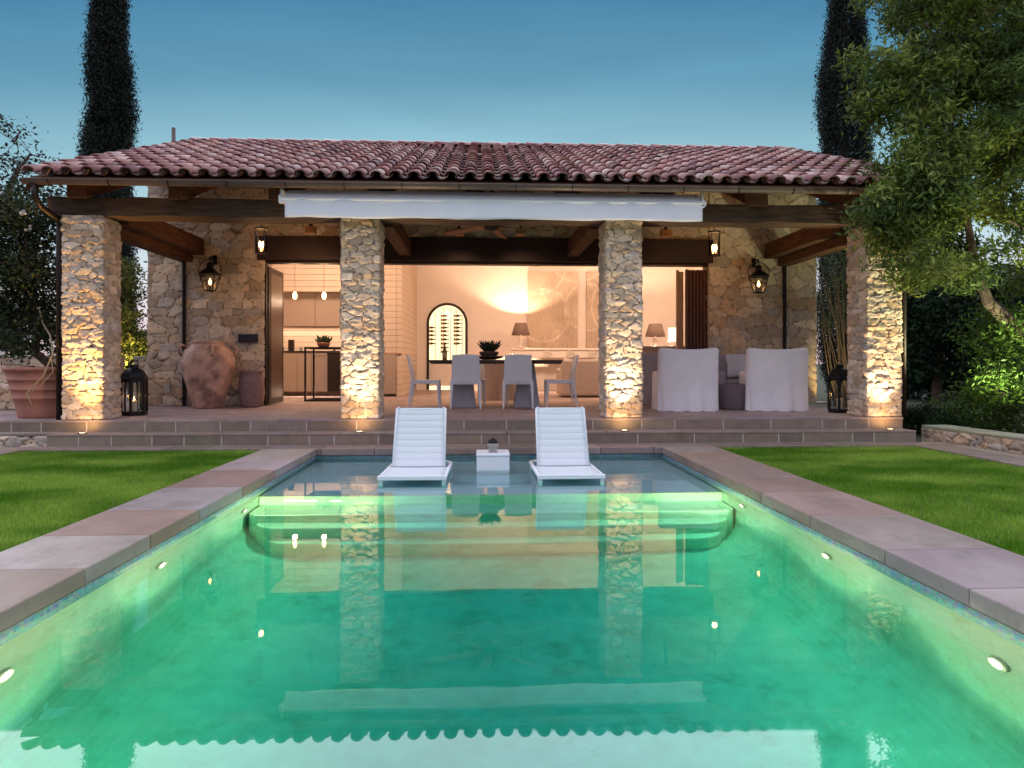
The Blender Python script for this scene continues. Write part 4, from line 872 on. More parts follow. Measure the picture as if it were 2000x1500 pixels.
# dark high-backed seat beside the third column
a3 = armchair('greylinen', 'dim grey armchair in the shadow between the third column and the white armchairs', 'armchair', .40, .96); a3.location = (ax(1268, 12.0), 12.0, F); a3.rotation_euler = (0, 0, R(-20))
# ------------------------------------------------------------------ inside the dining room
# draped chair, sofa, carved console, lamps, art
SY_ = 13.6
a4 = armchair('beige', 'beige draped armchair seen between the dining chairs', 'armchair', .36, .80); a4.location = (ax(972, 13.2), 13.6, F); a4.rotation_euler = (0, 0, R(8))
x0, x1 = ax(1096, 14.2), ax(1230, 14.2); cx = (x0 + x1) / 2; w_ = (x1 - x0) / 2
t = thing('sofa', 'beige slip-covered sofa with its back to the porch behind the dining table', 'sofa', (cx, 14.2, F))
m_ = MB(); m_.box(-w_, w_, 0, .2, .03, .82); m_.build('backrest', 'beige', t, bevel=.05, seg=4); m_ = MB(); m_.box(-w_ + .21, w_ - .21, .205, .95, .05, .45); m_.build('seat', 'beige', t, bevel=.05, seg=4)
for s in (-1, 1): m_ = MB(); m_.box(s * (w_ - .1) - .1, s * (w_ - .1) + .1, .202, .96, .03, .62); m_.build('arm', 'beige', t, bevel=.05, seg=4)
# carved settee against the wall
CY_ = BY - .55; x0, x1 = ax(1036, CY_), ax(1176, CY_); zz_ = az(680, CY_) - F
t = thing('carved_console', 'white carved console table with scrolls against the far wall', 'console table', ((x0 + x1) / 2, CY_, F)); w_ = (x1 - x0) / 2
m_ = MB(); m_.box(-w_ - .5, w_, -.22, .22, zz_ - .06, zz_); m_.build('top', 'lampbase', t, bevel=.01)
m_ = MB(); m_.box(-w_ - .45, w_ - .05, -.17, .2, zz_ - .26, zz_ - .061); m_.build('apron', 'lampbase', t, bevel=.01)
for s in (0, 1, 2):
    m_ = MB(); xx = -w_ * .55 + s * w_ * .62; m_.tube([(xx + .11 * (1 - k / 34) * math.cos(k * .5), -.19, zz_ - .17 + .11 * (1 - k / 34) * math.sin(k * .5)) for k in range(32)], .018, 6); m_.build('scroll', 'lampbase', t, smooth=True)
for xx in (-w_ - .38, 0, w_ - .12): m_ = MB(); m_.hexa([(xx - .05, -.14, 0), (xx + .05, -.14, 0), (xx + .05, -.04, 0), (xx - .05, -.04, 0)], [(xx - .09, -.16, zz_ - .261), (xx + .09, -.16, zz_ - .261), (xx + .09, 0, zz_ - .261), (xx - .09, 0, zz_ - .261)]); m_.build('leg', 'lampbase', t, bevel=.01)
def lamp(u, v0, v1, ub0, ub1, Y, zbase, label, power, k_top=.62):
    x = ax(u, Y); z0, z1 = az(v1, Y), az(v0, Y); r0 = (ax(ub1, Y) - ax(ub0, Y)) / 2; t = thing('table_lamp', label, 'table lamp', (x, Y, zbase), 0, 'table lamps with dark shades')
    m_ = MB((0, 0, zbase)); m_.lathe([(r0, z0), (r0 * k_top, z1)], 40); m_.f = [f for f in m_.f if len(f) == 4]; m_.c = m_.c[:len(m_.f)]; m_.build('lamp_shade', 'shade', t, smooth=True, solid=.006)
    h_ = z0 - zbase; m_ = MB(); m_.lathe([(.0, 0), (.09, 0), (.09, .02), (.035, .04), (.03, h_ * .35), (.075, h_ * .5), (.03, h_ * .66), (.07, h_ * .80), (.02, h_ * .90), (.014, h_ + .04)], 20); m_.build('base', 'lampbase', t, smooth=True)
    m_ = MB(); m_.lathe([(.01, h_ + .02), (.03, h_ + .06), (.028, h_ + .10), (.0, h_ + .12)], 12); m_.build('bulb', 'bulb', t, smooth=True)
    point_light('lamp_light', (x, Y, z1 - .095), power, (1, .70, .46), .02)
lamp(1017, 631, 655, 1000, 1036, BY - .72, F + zz_, 'table lamp with grey tapered shade under the scallop of light on the far wall', 210)
LY = 16.4
t = thing('side_cabinet', 'dark sideboard behind the armchairs right of the third column', 'sideboard', (ax(1290, LY), LY, F)); m_ = MB(); zt_ = az(676, LY) - F; m_.box(ax(1225, LY) - ax(1290, LY), .9, -.25, .25, 0.06, zt_); m_.build('body', 'tabletop', t, bevel=.01)
m_ = MB(); m_.box(ax(1225, LY) - ax(1290, LY) + .05, .85, -.2, .2, 0, .06); m_.build('plinth', 'black', t)
lamp(1280, 632, 657, 1260, 1299, LY, F + zt_, 'table lamp with grey tapered shade right of the third column', 160)
gx = ax(1312, LY); z0, z1 = az(667, LY), az(640, LY); t = thing('glowing_lamp', 'small white glowing cylinder lamp beside the right table lamp', 'lamp', (gx, LY - .05, F + zt_)); b0 = F + zt_
m_ = MB((0, 0, b0)); m_.lathe([(.10, z0), (.10, z1), (.0, z1)], 24); m_.build('lamp_shade', 'glow', t, smooth=False)
m_ = MB(); m_.lathe([(.06, 0), (.06, .012), (.012, .02), (.012, z0 - b0 - .001)], 12); m_.build('base', 'lampbase', t)
# wall art: three tall painted panels with pale rings
def art(u0, u1, v0, v1, cx_list, label):
    Y = BY - .07; p0, p1 = AY(u0, v1, Y), AY(u1, v0, Y); W_, H_ = p1.x - p0.x, p1.z - p0.z; nx, nz_ = int(W_ / .014), int(H_ / .014)
    X, Z = np.meshgrid(np.linspace(p0.x, p1.x, nx), np.linspace(p0.z, p1.z, nz_)); base = np.array([.50, .385, .29]); pale = np.array([.72, .60, .49]); A = np.zeros(X.shape)
    for (cu, cv, ru) in cx_list:
        c = AY(cu, cv, Y); rr_ = ru / FPX * Y; d = np.hypot(X - c.x, (Z - c.z) * .96); A = np.maximum(A, np.clip(1 - np.abs(d - rr_) / (.055 + .04 * fbm(X * 4, Z * 4, 3, 3)), 0, 1)); A = np.maximum(A, .25 * (np.abs(d - rr_ * .86) < .012))
    A = np.clip(A * (.62 + 1.9 * fbm(X * 9, Z * 5, 7, 4)), 0, 1)[..., None]; col = base * (1 - A) + pale * A; col *= (1 + .5 * fbm(X * 3, Z * 2, 11, 4))[..., None]
    I = np.arange(nx * nz_).reshape(nz_, nx); Fc = np.stack([I[:-1, :-1], I[:-1, 1:], I[1:, 1:], I[1:, :-1]], -1).reshape(-1, 4)
    t = thing('wall_art', label, 'painting', ((p0.x + p1.x) / 2, Y, p0.z), 0, 'tan painted panels with pale rings'); o_ = np.array([(p0.x + p1.x) / 2, Y, p0.z])
    V = np.stack([X, np.full(X.shape, Y - .002), Z], -1).reshape(-1, 3) - o_; fast('canvas', V, Fc, 'art', t, vcol=col.reshape(-1, 3))
    m_ = MB(tuple(o_)); m_.box(p0.x, p1.x, Y, Y + .05, p0.z, p1.z); m_.build('stretcher', 'woodreveal', t)
rings = [(1062, 616, 49), (1052, 520, 52), (1148, 600, 44), (1128, 488, 60), (1215, 600, 60), (1210, 520, 50)]
art(1031, 1128, 531, 681, rings, 'wide tan painted panel with pale rings right of the tall shaded lamp')
art(1146, 1215, 531, 681, rings, 'narrower tan painted panel with pale rings partly behind the third column')
# wine bottles lying on the lit rack: one thing each
bz = [az(v, BY + .3, 873) for v in (617, 625, 632, 640, 647, 655, 663, 671, 679, 687)]
b0 = None; cnt = 0; M['bottlecol'] = mat('labelled_bottle', attr='col', rough=.3)
for ci, (u, kind) in enumerate(((842, 1), (868, 0), (893, 1))):
    for j, z in enumerate(bz):
        if j > 7 and ci in (0, 2): continue
        x = ax(u, BY + .25)
        if abs(x - ncx) > nr - .05 or (z > nzc and math.hypot(x - ncx, z - nzc) > nr - .12): continue
        if b0 is None:
            b0 = MB(); b0.tube([(-.10, 0, 0), (-.07, 0, 0)], [.033, .033], 12); b0.col = (.50, .33, .16); b0.tube([(-.0695, 0, 0), (-.015, 0, 0)], [.0335, .0335], 12); b0.col = (.045, .03, .012); b0.tube([(-.0145, 0, 0), (.03, 0, 0), (.055, 0, 0), (.075, 0, 0), (.13, 0, 0)], [.033, .033, .024, .012, .012], 12); b0.c[:12] = [(.05, .03, .015)] * 12; b0 = b0.build('wine_bottle', M['bottlecol'], None, smooth=False, colors=True)
            o = b0
        else: o = b0.copy(); S.collection.objects.link(o)
        o.location = (x, BY + .25, z); o.rotation_euler = (0, 0, 0 if kind else R(-6))
        tag(o, 'dark wine bottle lying on its side in the backlit arched wine niche', 'bottle', 'wine bottles lying in the lit niche')
t = thing('wine_rack', 'pale rack with thin uprights holding bottles inside the arched niche', 'wine rack', (ncx, BY + .3, zc_))
m_ = MB()
for u in (850, 866, 880, 891, 903):
    x = ax(u, BY + .3) - ncx; h_ = (nzc + math.sqrt(max(.01, (nr - .05) ** 2 - x * x))) - zc_ if abs(x) < nr - .06 else nzc - zc_; m_.box(x - .008, x + .008, -.01, .01, 0, h_)
m_.build('upright', 'steel', t)
p = AY(868.5, 701, TY + .2); t = thing('standing_bottle', 'green-gold wine bottle standing on the left end of the dining table', 'bottle', (p.x, TY + .2, tz + F + .001))
hb = (az(672, TY + .2) - tz - F); m_ = MB(); m_.lathe([(.0, 0), (.038, 0), (.04, .01), (.04, hb * .55), (.03, hb * .66), (.014, hb * .74), (.014, hb), (.0, hb)], 16); m_.build('bottle', mat('olive_glass', (.22, .20, .04), .15, trans=.5), t, smooth=True)
m_ = MB(); m_.lathe([(.0415, hb * .15), (.0415, hb * .45)], 16); m_.f = [f for f in m_.f if len(f) == 4]; m_.c = m_.c[:len(m_.f)]; m_.build('label', 'bottlelab', t)
# ------------------------------------------------------------------ kitchen
K0 = SYF + .12; kxl, kxr = ax(549, K0) - .3, ax(742, SYF); kz = az(686, K0)
t = thing('base_cabinet', 'taupe kitchen base cabinets under a dark counter left of the second column', 'cabinet', ((kxl + kxr) / 2, K0, F)); OK_ = ((kxl + kxr) / 2, K0, F)
m_ = MB(OK_); m_.box(kxl, kxr, K0 + .02, K0 + .49, F + .1, kz - .03); m_.build('carcass', 'cabinet', t); m_ = MB(OK_); m_.box(kxl, kxr, K0 - .02, K0 + .49, kz - .03, kz + .005); m_.build('countertop', 'counter', t, bevel=.004)
uu = [549, 580, 608, 639, 665, 700, 741]
for i in range(len(uu) - 1):
    m_ = MB(OK_); a, b_ = ax(uu[i], K0) + .006, ax(uu[i + 1], K0) - .006; st = i in (2,); dk = i == 3
    m_.box(a, b_, K0 - .0, K0 + .019, F + .11, kz - .04)
    m_.build('dishwasher' if st else ('oven' if dk else 'door'), 'steel' if st else ('bronze' if dk else 'cabinet'), t, bevel=.003)
m_ = MB(OK_); m_.tube([(ax(612, K0), K0 - .035, kz - .09), (ax(635, K0), K0 - .035, kz - .09)], .012, 8); m_.build('handle', 'steel', t)
t = thing('wall_cabinet', 'taupe upper kitchen cabinets with two flat doors below the shiplap', 'cabinet', ((kxl + kxr) / 2, K0 + .2, az(571, K0))); OU = ((kxl + kxr) / 2, K0 + .2, az(571, K0)); zu0, zu1 = az(638, K0 + .15), az(571, K0) - .004
m_ = MB(OU); m_.box(ax(554, K0 + .15), kxr, K0 + .17, K0 + .49, zu0 + .01, zu1); m_.build('carcass', 'cabinet', t)
for a, b_ in ((554, 615), (617, 680), (682, 741)): m_ = MB(OU); m_.box(ax(a, K0 + .15), ax(b_, K0 + .15), K0 + .15, K0 + .169, zu0, zu1 - .01); m_.build('door', 'cabinet', t, bevel=.003)
t = thing('tall_cabinet', 'tall taupe cabinet door beside the shiplap wall right of the second column', 'cabinet', (px0, SYF, F)); m_ = MB((px0, SYF, F)); zs = az(690, SYF); m_.box(ax(700, SYF), px1 - .13, SYF - .03, SYF + .0, F + .06, zs - .02); m_.build('door', 'cabinet', t, bevel=.004)
m_ = MB((px0, SYF, F)); m_.box(ax(700, SYF), px1 - .002, SYF - .035, SYF - .003, zs - .015, zs + .008); m_.build('ledge', 'woodreveal', t)
area_light('undercabinet_light', ((kxl + kxr) / 2, K0 + .33, zu0 - .01), ((kxl + kxr) / 2, K0 + .33, 0), 14, (1, .68, .48), 2.4, .08)
area_light('toekick_light', ((kxl + kxr) / 2, K0 + .12, F + .085), ((kxl + kxr) / 2, K0 - .1, F), 6, (1, .68, .48), 2.4, .04)
pr = None
for u, lb in ((576, 'slim glowing glass pendant light over the kitchen counter, left one'), (633, 'slim glowing glass pendant light over the kitchen counter, nearer the second column')):
    p = AY(u, 577, 13.8)
    if pr is None:
        pr = thing('pendant_light', lb, 'pendant light', tuple(p), 0, 'pendant lights in the kitchen')
        m_ = MB(); m_.lathe([(.03, -.07), (.042, -.03), (.040, .03), (.02, .07)], 16); m_.build('lamp_shade', 'bulb', pr, smooth=True); m_ = MB(); m_.tube([(0, 0, .07), (0, 0, CZ - p.z)], .004, 5); m_.build('cord', 'iron', pr)
    else: dup(pr, tuple(p), 0, lb)
    point_light('pendant_glow', (p.x, p.y, p.z - .14), 7, (1, .68, .46), .05)
# open metal bar frame
BYF = 13.3; t = thing('bar_table', 'tall open square-tube metal bar table in front of the kitchen', 'bar table', (ax(628, BYF), BYF, F)); OB = (ax(628, BYF), BYF, F)
xa, xb = ax(594, BYF - .3), ax(663, BYF - .3) + .5; zt_ = az(678, BYF - .3)
m_ = MB(OB)
for yy in (BYF - .3, BYF + .35): m_.box(xa, xb, yy, yy + .035, zt_ - .035, zt_); m_.box(xa, xb, yy, yy + .035, F, F + .035)
for xx in (xa, xb - .035): m_.box(xx, xx + .035, BYF - .265, BYF + .35, zt_ - .034, zt_ - .001); m_.box(xx, xx + .035, BYF - .265, BYF + .35, F + .001, F + .034)
m_.build('rail', 'bronze', t)
for xx in (xa, xb - .035):
    for yy in (BYF - .3, BYF + .35): m_ = MB(OB); m_.box(xx + .001, xx + .034, yy + .001, yy + .034, F + .035, zt_ - .035); m_.build('leg', 'bronze', t)
m_ = MB(OB); m_.box(xa + .04, xb - .04, BYF - .26, BYF + .345, zt_ - .02, zt_ - .005); m_.build('tabletop', 'counter', t)
# plant on the bar
px = ax(632, BYF); t = thing('potted_plant', 'leafy green succulent in a low clay pot on the bar table', 'plant', (px, BYF, zt_ - .004)); m_ = MB(); m_.lathe([(.0, 0), (.08, 0), (.12, .05), (.13, .09), (.12, .10), (.10, .09), (.0, .08)], 20); m_.build('pot', 'terracotta', t, smooth=True)
m_ = MB(); rr = random.Random(9)
for i in range(60):
    a = rr.uniform(0, 6.28); q = rr.uniform(.02, .15); hh = rr.uniform(.06, .16); m_.col = slabcol(rr, (.10, .15, .07), .3); m_.tube([(math.cos(a) * q * .4, math.sin(a) * q * .4, .08), (math.cos(a) * q, math.sin(a) * q, .09 + hh * .6), (math.cos(a) * q * 1.2, math.sin(a) * q * 1.2, .09 + hh)], [.008, .022, .004], 5)
m_.build('leaf', 'leaf', t, colors=True)
# counter things
t = thing('glass_vase', 'small dark square vase on the kitchen counter', 'vase', (ax(569, K0 + .1), K0 + .1, kz + .006)); m_ = MB(); m_.box(-.06, .06, -.05, .05, 0, .25); m_.build('body', 'bronze', t, bevel=.01)
for k, (u, lb) in enumerate(((552, 'small glass tumbler at the left end of the kitchen counter'), (588, 'small glass tumbler beside the dark vase on the kitchen counter'), (653, 'small glass tumbler on the counter touching the second column'))):
    m_ = MB(); m_.lathe([(.0, 0), (.03, 0), (.035, .09), (.032, .09), (.028, .008), (.0, .008)], 14); o = m_.build('tumbler', mat('tumbler_glass', (.9, .85, .8), .05, trans=.8) if k == 0 else bpy.data.materials['tumbler_glass'], None, smooth=True); o.location = (ax(u, K0 + .06), K0 + .06, kz + .006); tag(o, lb, 'glass', 'tumblers on the kitchen counter')
# room lighting: area lamps added out of view as warm fill
area_light('dining_fill_light', (1.0, 13.6, CZ - .05), (1.4, 18.0, .6), 170, (1, .67, .47), 3.0, .8)
area_light('kitchen_fill_light', (-3.2, 13.2, CZ - .05), (-3.2, 14.6, 0), 150, (1, .67, .47), 1.6, 1.2)
area_light('living_fill_light', (4.6, 13.6, CZ - .05), (4.6, 17.8, .6), 170, (1, .70, .52), 1.6, 1.6)
spot_light('niche_downlight', (ncx, BY + .2, NZ1 - .05), (ncx, BY + .2, 0), 6, (1, .8, .5), 120, .5, .03)
# ------------------------------------------------------------------ pool furniture
def chaise(label, mirror):
    t = thing('pool_lounger', label, 'sun lounger', (0, 0, 0), 0, 'white loungers standing in the shallow end')
    w_ = .312; zs = .055; L0, L1 = -.28, .28   # seat from the front to the hinge
    for s in (-1, 1): m_ = MB(); m_.tube([(s * w_, L0, zs), (s * w_, L1 + .38, zs), (s * (w_ - .05), L1 + .46, zs + .0)], .019, 10); m_.build('side_rail', 'chaise', t, smooth=True)
    m_ = MB(); m_.box(-w_ - .018, w_ + .018, L0 - .03, L0 + .01, zs - .022, zs + .020); m_.tube([(-w_ + .05, L1 + .46, zs), (w_ - .05, L1 + .46, zs)], .018, 8); m_.build('cross_bar', 'chaise', t, bevel=.006)
    for s in (-1, 1):
        for yy in (L0 + .03, L1 + .3):
            m_ = MB(); m_.box(s * (w_ - .01) - .02, s * (w_ - .01) + .02, yy - .03, yy + .03, SH + .004, zs - .02); m_.build('leg', 'chaise', t, bevel=.005)
    m_ = MB(); m_.grid([[((-1 + i / 5) * (w_ - .016), L0 + .02 + (L1 - L0 - .02) * j / 10, zs + .012 - .006 * (1 - (-1 + i / 5) ** 2)) for i in range(11)] for j in range(11)]); m_.build('seat', 'sling', t, smooth=True, solid=.012)
    bl = .64; A_ = R(66); wb = .264
    def bp(f_, o_=0): return (L1 + bl * f_ * math.cos(A_) - o_ * math.sin(A_), zs + .02 + bl * f_ * math.sin(A_) + o_ * math.cos(A_))
    m_ = MB(); rows_ = []
    for j in range(91):
        f_ = j / 90; ww = wb - .006 * f_; wav = .006 * abs(math.sin(math.pi * f_ * 9)) ** .5
        rows_.append([((-1 + i / 6) * (ww - .006), bp(f_, wav + .012 * (1 - 0) * -(1 - (-1 + i / 6) ** 2))[0], bp(f_, wav - .012 * (1 - (-1 + i / 6) ** 2))[1]) for i in range(13)])
    m_.grid(rows_); m_.build('backrest', 'sling', t, smooth=True, solid=.008)
    for s in (-1, 1): m_ = MB(); m_.tube([(s * wb, *bp(0)), (s * (wb - .006), *bp(1)), (s * (wb - .03), *bp(1.015))], .016, 8); m_.build('back_frame', 'chaise', t, smooth=True)
    m_ = MB(); m_.tube([(-wb + .03, *bp(1.0, -.01)), (wb - .03, *bp(1.0, -.01))], .014, 8); m_.build('top_bar', 'chaise', t, smooth=True)
    for s in (-1, 1): m_ = MB(); m_.tube([(s * (wb - .06), *bp(.55, -.03)), (s * (wb - .06), L1 + .42, zs)], .010, 6); m_.build('support', 'chaise', t, smooth=True)
    return t
c1 = chaise('white sling pool lounger with raised back, left of the small cube table', 1)
Lf = 6.42
c1.location = (ax(806, Lf), Lf + .28, .0); c1.rotation_euler = (0, 0, R(-1))
c2 = dup(c1, (ax(1115, Lf), Lf + .28, .0), R(1), 'white sling pool lounger with raised back, right of the small cube table')
ty_ = 7.15; x0, x1 = ax(930, ty_), ax(996, ty_); t = thing('side_table', 'small white cube table standing in the pool between the loungers', 'side table', ((x0 + x1) / 2, ty_ + .18, SH + .004)); hz = az(886, ty_) - SH - .004
hw_ = (x1 - x0) / 2; m_ = MB(); m_.box(-hw_, hw_, -.18, .18, hz - .035, hz); m_.build('tabletop', 'chaise', t, bevel=.012, seg=3)
m_ = MB(); m_.box(-hw_ + .004, hw_ - .004, -.172, .172, .04, hz - .036); m_.build('body', 'chaise', t, bevel=.008)
t = thing('candle_jar', 'round ceramic jar with a dark domed lid on the cube table', 'jar', ((x0 + x1) / 2 - .0, ty_ + .12, SH + .004 + hz + .001))
m_ = MB(); m_.lathe([(.0, 0), (.050, 0), (.052, .010), (.036, .018), (.050, .035), (.062, .060), (.062, .082), (.056, .098), (.0, .099)], 24); m_.build('body', 'ceramic', t, smooth=True); m_ = MB(); m_.lathe([(.056, .0995), (.054, .112), (.044, .130), (.025, .143), (.010, .147), (.010, .155), (.0, .158)], 24); m_.build('lid', 'iron', t, smooth=True)
# underwater lamps: fittings on both long walls
pr = None; PLD = -.46
def refr_hit(u, v, X):
    r_ = ray(u, v); tt = -CH / r_[2]; P0 = (r_[0] * tt, r_[1] * tt); n_ = math.sqrt(sum(k * k for k in r_)); d = [k / n_ / 1.333 for k in r_]; dz = -math.sqrt(1 - d[0] ** 2 - d[1] ** 2); k = (X - P0[0]) / d[0]; return (X, P0[1] + d[1] * k, dz * k)
pts = [(refr_hit(475, 998, bx0), 1, 'lit round underwater lamp on the left pool wall beside the steps'), (refr_hit(312, 1104, bx0), 1, 'lit round underwater lamp in the middle of the left pool wall'), (refr_hit(3, 1320, bx0), 1, 'lit round underwater lamp on the left pool wall cut by the picture edge'),
       (refr_hit(1452, 988, bx1), -1, 'lit round underwater lamp on the right pool wall beside the steps'), (refr_hit(1617, 1086, bx1), -1, 'lit round underwater lamp in the middle of the right pool wall'), (refr_hit(1953, 1296, bx1), -1, 'lit round underwater lamp on the right pool wall nearest the bottom corner')]
pts += [((bx0, 1.2, -.5), 1, 'underwater lamp on the left pool wall beside the viewer'), ((bx1, 1.2, -.4), -1, 'underwater lamp on the right pool wall beside the viewer')]
print('POOL LAMPS', pts)
for (P_, sgn, lb) in pts:
    if pr is None:
        pr = thing('pool_lamp', lb, 'pool lamp', P_, 0, 'round lamps in the pool walls'); m_ = MB(); m_.lathe([(.055, .002), (.055, .018), (.042, .022), (.040, .012)], 24); m_.v = [(z, x, y) for x, y, z in m_.v]; m_.build('rim', 'steel', pr, smooth=False)
        m_ = MB(); m_.lathe([(.040, .006), (.038, .014), (.0, .018)], 24); m_.v = [(z, x, y) for x, y, z in m_.v]; m_.build('lens', 'poolbulb', pr)
    else: o = dup(pr, P_, 0 if sgn > 0 else math.pi, lb)
    point_light('pool_light', (P_[0] + sgn * .22, P_[1], P_[2]), (14 if P_[1] < 2 else 37) if P_[1] < 5.2 else 58, (1, .72, .36), 0)
    if P_[1] > 5.2: spot_light('pool_light_beam', (P_[0] + sgn * .04, P_[1] + .02, P_[2]), (P_[0] + sgn * 3, P_[1] + .10, P_[2] - .18), 220, (1, .74, .36), 60, .8, 0)

# ------------------------------------------------------------------ planting
def limb(m_, p0, p1, r0, r1, rr, n=6, wob=.08):
    p0, p1 = Vector(p0), Vector(p1); L_ = (p1 - p0).length; pts = []
    for i in range(n + 1): f_ = i / n; pts.append(p0.lerp(p1, f_) + Vector((rr.uniform(-1, 1), rr.uniform(-1, 1), rr.uniform(-.5, 1))) * wob * L_ * math.sin(math.pi * f_) * .6)
    m_.tube(pts, [r0 + (r1 - r0) * i / n for i in range(n + 1)], 6); return pts
def cypress(base, height, rad, label, seed, gaps=0, n=1500, lean=0, rmax=.45, col=(.012, .018, .013)):
    t = thing('cypress_tree', label, 'tree', base, 0, 'tall dark cypress trees behind the pool house'); rg = np.random.default_rng(seed); C_ = []; SP = []
    ph = rg.uniform(0, 6.28, 6)
    while len(C_) < n:
        f_ = rg.random(); a = rg.uniform(0, 6.28); env = rad * (min(1, f_ / .12) ** .6) * (1 - max(0, f_ - .35) / .66) ** .75 * (1 + .13 * math.sin(f_ * 31 + ph[0] + a) + .10 * math.sin(f_ * 17 + a * 2 + ph[1]))
        q = math.sqrt(rg.uniform(.25, 1)) * env
        if gaps and fbm(np.array(a * 1.3 + seed), np.array(f_ * 22), seed, 3) > .22 - gaps * .1 and q > env * .2 and abs(math.sin(a)) > .0: continue
        C_.append((q * math.cos(a) + lean * f_, q * math.sin(a), f_ * height)); SP.append((.07, .07, .20))
    V, F_, cc = leaves(rg, C_, SP, 86, .036, .28, [col, (col[0] * 1.6, col[1] * 1.7, col[2] * 1.5), (col[0] * .6, col[1] * .6, col[2] * .8)], droop=-1.2)
    fast('crown', V, F_, 'needle', t, fcol=cc); m_ = MB(); m_.tube([(0, 0, 0), (0, 0, height * .5), (lean, 0, height * .97)], [.16, .10, .01], 8); m_.build('trunk', 'bark', t); return t
p = AY(213, 300, 16.5); cypress((p.x, 16.5, .0), 15.5, .53, 'slim dense dark cypress behind the left end of the roof', 5, n=2900)
p = AY(1648, 300, 17.0); cypress((p.x, 17.0, .0), 16.5, .63, 'dark cypress with sky showing through its middle, behind the right end of the roof', 8, gaps=1, n=2600)
def tree(name, label, cat, base, clumps, cols, seed, trunk, n_each=220, leaf=.05, asp=.4, sp=1.0, group=None, droop=.3, twigs=True, mat_='leaf', bark='bark', flowers=None):
    """clumps: list of (x, y, z, radius); each limb runs from the trunk to its clump"""
    t = thing(name, label, cat, base, 0, group); rg = np.random.default_rng(seed); rr = random.Random(seed); B = Vector(base)
    m_ = MB(base); tp = [Vector(p) for p in trunk[0]]; m_.tube(tp, trunk[1], 8); C_ = []; SP = []
    cs = [Vector(c[:3]) for c in clumps]; order = sorted(range(len(cs)), key=lambda i: min((p - cs[i]).length for p in tp)); nodes = [(p, None) for p in tp]; par = {}; cnt_ = {}
    for i in order:
        j = min(range(len(nodes)), key=lambda k: (nodes[k][0] - cs[i]).length + (.25 if nodes[k][0].z > cs[i].z + .2 else 0) + (.12 if nodes[k][1] is not None else 0)); par[i] = nodes[j]; nodes.append((cs[i], i))
    for i in reversed(order):
        cnt_[i] = cnt_.get(i, 0) + 1
        if par[i][1] is not None: cnt_[par[i][1]] = cnt_.get(par[i][1], 0) + cnt_[i]
    for ii, (x, y, z, r_) in enumerate(clumps):
        c = cs[ii]; w_ = .0065 * math.sqrt(cnt_[ii]); pl = limb(m_, par[ii][0], c, w_, w_ * .75, rr, 6)
        k = max(3, int(7 * r_ * r_ * 4))
        for i in range(k):
            d = Vector((rr.gauss(0, 1), rr.gauss(0, 1), rr.gauss(0, .8))); d = d.normalized() * r_ * rr.uniform(.25, 1.0) ; q = c + d; C_.append(tuple(q)); SP.append((.16 * sp, .16 * sp, .10 * sp))
            if twigs: m_.tube([pl[rr.randint(3, 6)], c.lerp(q, .5) + Vector((0, 0, .03)), q], [.009, .006, .003], 4, cap=False)
    V, F_, cc = leaves(rg, C_, SP, n_each, leaf, asp, cols, droop=droop, off=base); fast('crown', V, F_, mat_, t, fcol=cc); m_.build('trunk', bark, t)
    if flowers:
        for i in range(flowers):
            f_ = MB(base)
            c = Vector(C_[rr.randrange(len(C_))]) + Vector((0, -.22, 0)); [f_.lathe([(.0, -.012), (.018, -.006), (.024, .008), (.012, .02), (.0, .012)], 6, tuple(c + Vector((rr.gauss(0, .02), rr.gauss(0, .01), rr.gauss(0, .015))))) for _ in range(4)]
            f_.build('flower', 'flower', t)
    return t
def scatter(rr, u0, u1, v0, v1, Y0, Y1, n, r0, r1, keep=None):
    out = []
    while len(out) < n:
        u, v, Y = rr.uniform(u0, u1), rr.uniform(v0, v1), rr.uniform(Y0, Y1)
        if keep and not keep(u, v): continue
        p = AY(u, v, Y); out.append((p.x, p.y, p.z, rr.uniform(r0, r1)))
    return out
rr = random.Random(12)
# the big airy tree on the right
def keepR(u, v):
    if u > 1830 and v > 300 and rr.random() < .6: return False
    if u > 1830 and rr.random() < .25: return False
    left = 1730 if v < 100 else (1700 if v < 240 else (1760 if v < 330 else (1700 if v < 460 else (1760 if v < 560 else 1900))))
    return u > left + 26 * math.sin(v * .05)
GR = [(.11, .16, .03), (.15, .21, .035), (.06, .10, .025), (.20, .25, .05), (.09, .14, .035)]
cl = scatter(rr, 1690, 2120, -160, 560, 7.6, 10.4, 260, .22, .42, keepR) + scatter(rr, 1700, 1830, 390, 470, 7.8, 8.3, 12, .16, .25) + scatter(rr, 1785, 1870, 290, 400, 7.7, 8.2, 12, .2, .28) + scatter(rr, 1960, 2150, -150, 300, 8, 10.5, 16, .4, .6)
bx = AY(2090, 800, 9.2)
tree('shade_tree', 'large airy green tree arching over the right end of the porch', 'tree', (bx.x, 9.2, .05), cl, GR, 31, ([(bx.x, 9.2, .05), AY(2040, 690, 9.2), AY(1985, 640, 9.1), AY(1930, 590, 9.0), AY(1905, 520, 9.0), AY(1880, 380, 9.0), AY(1850, 200, 9.0)], [.17, .13, .10, .075, .055, .04, .025]), n_each=120, leaf=.048, asp=.30, sp=.80, droop=.6)
# low bright branches at the lower right
cl = scatter(rr, 1900, 2080, 610, 800, 8.9, 10.2, 26, .2, .34) + scatter(rr, 1860, 2000, 770, 850, 9.6, 11, 16, .2, .3)
bx = AY(2080, 860, 9.9); tree('shrub', 'bright green lit shrub below the big tree at the right edge', 'shrub', (bx.x, 9.9, .03), cl, [(.08, .15, .02), (.11, .19, .03), (.05, .10, .02)], 33, ([(bx.x, 9.9, .03), (bx.x - .3, 9.9, .9), (bx.x - .6, 9.9, 1.6)], [.06, .05, .03]), n_each=120, leaf=.034, asp=.4, droop=.5)
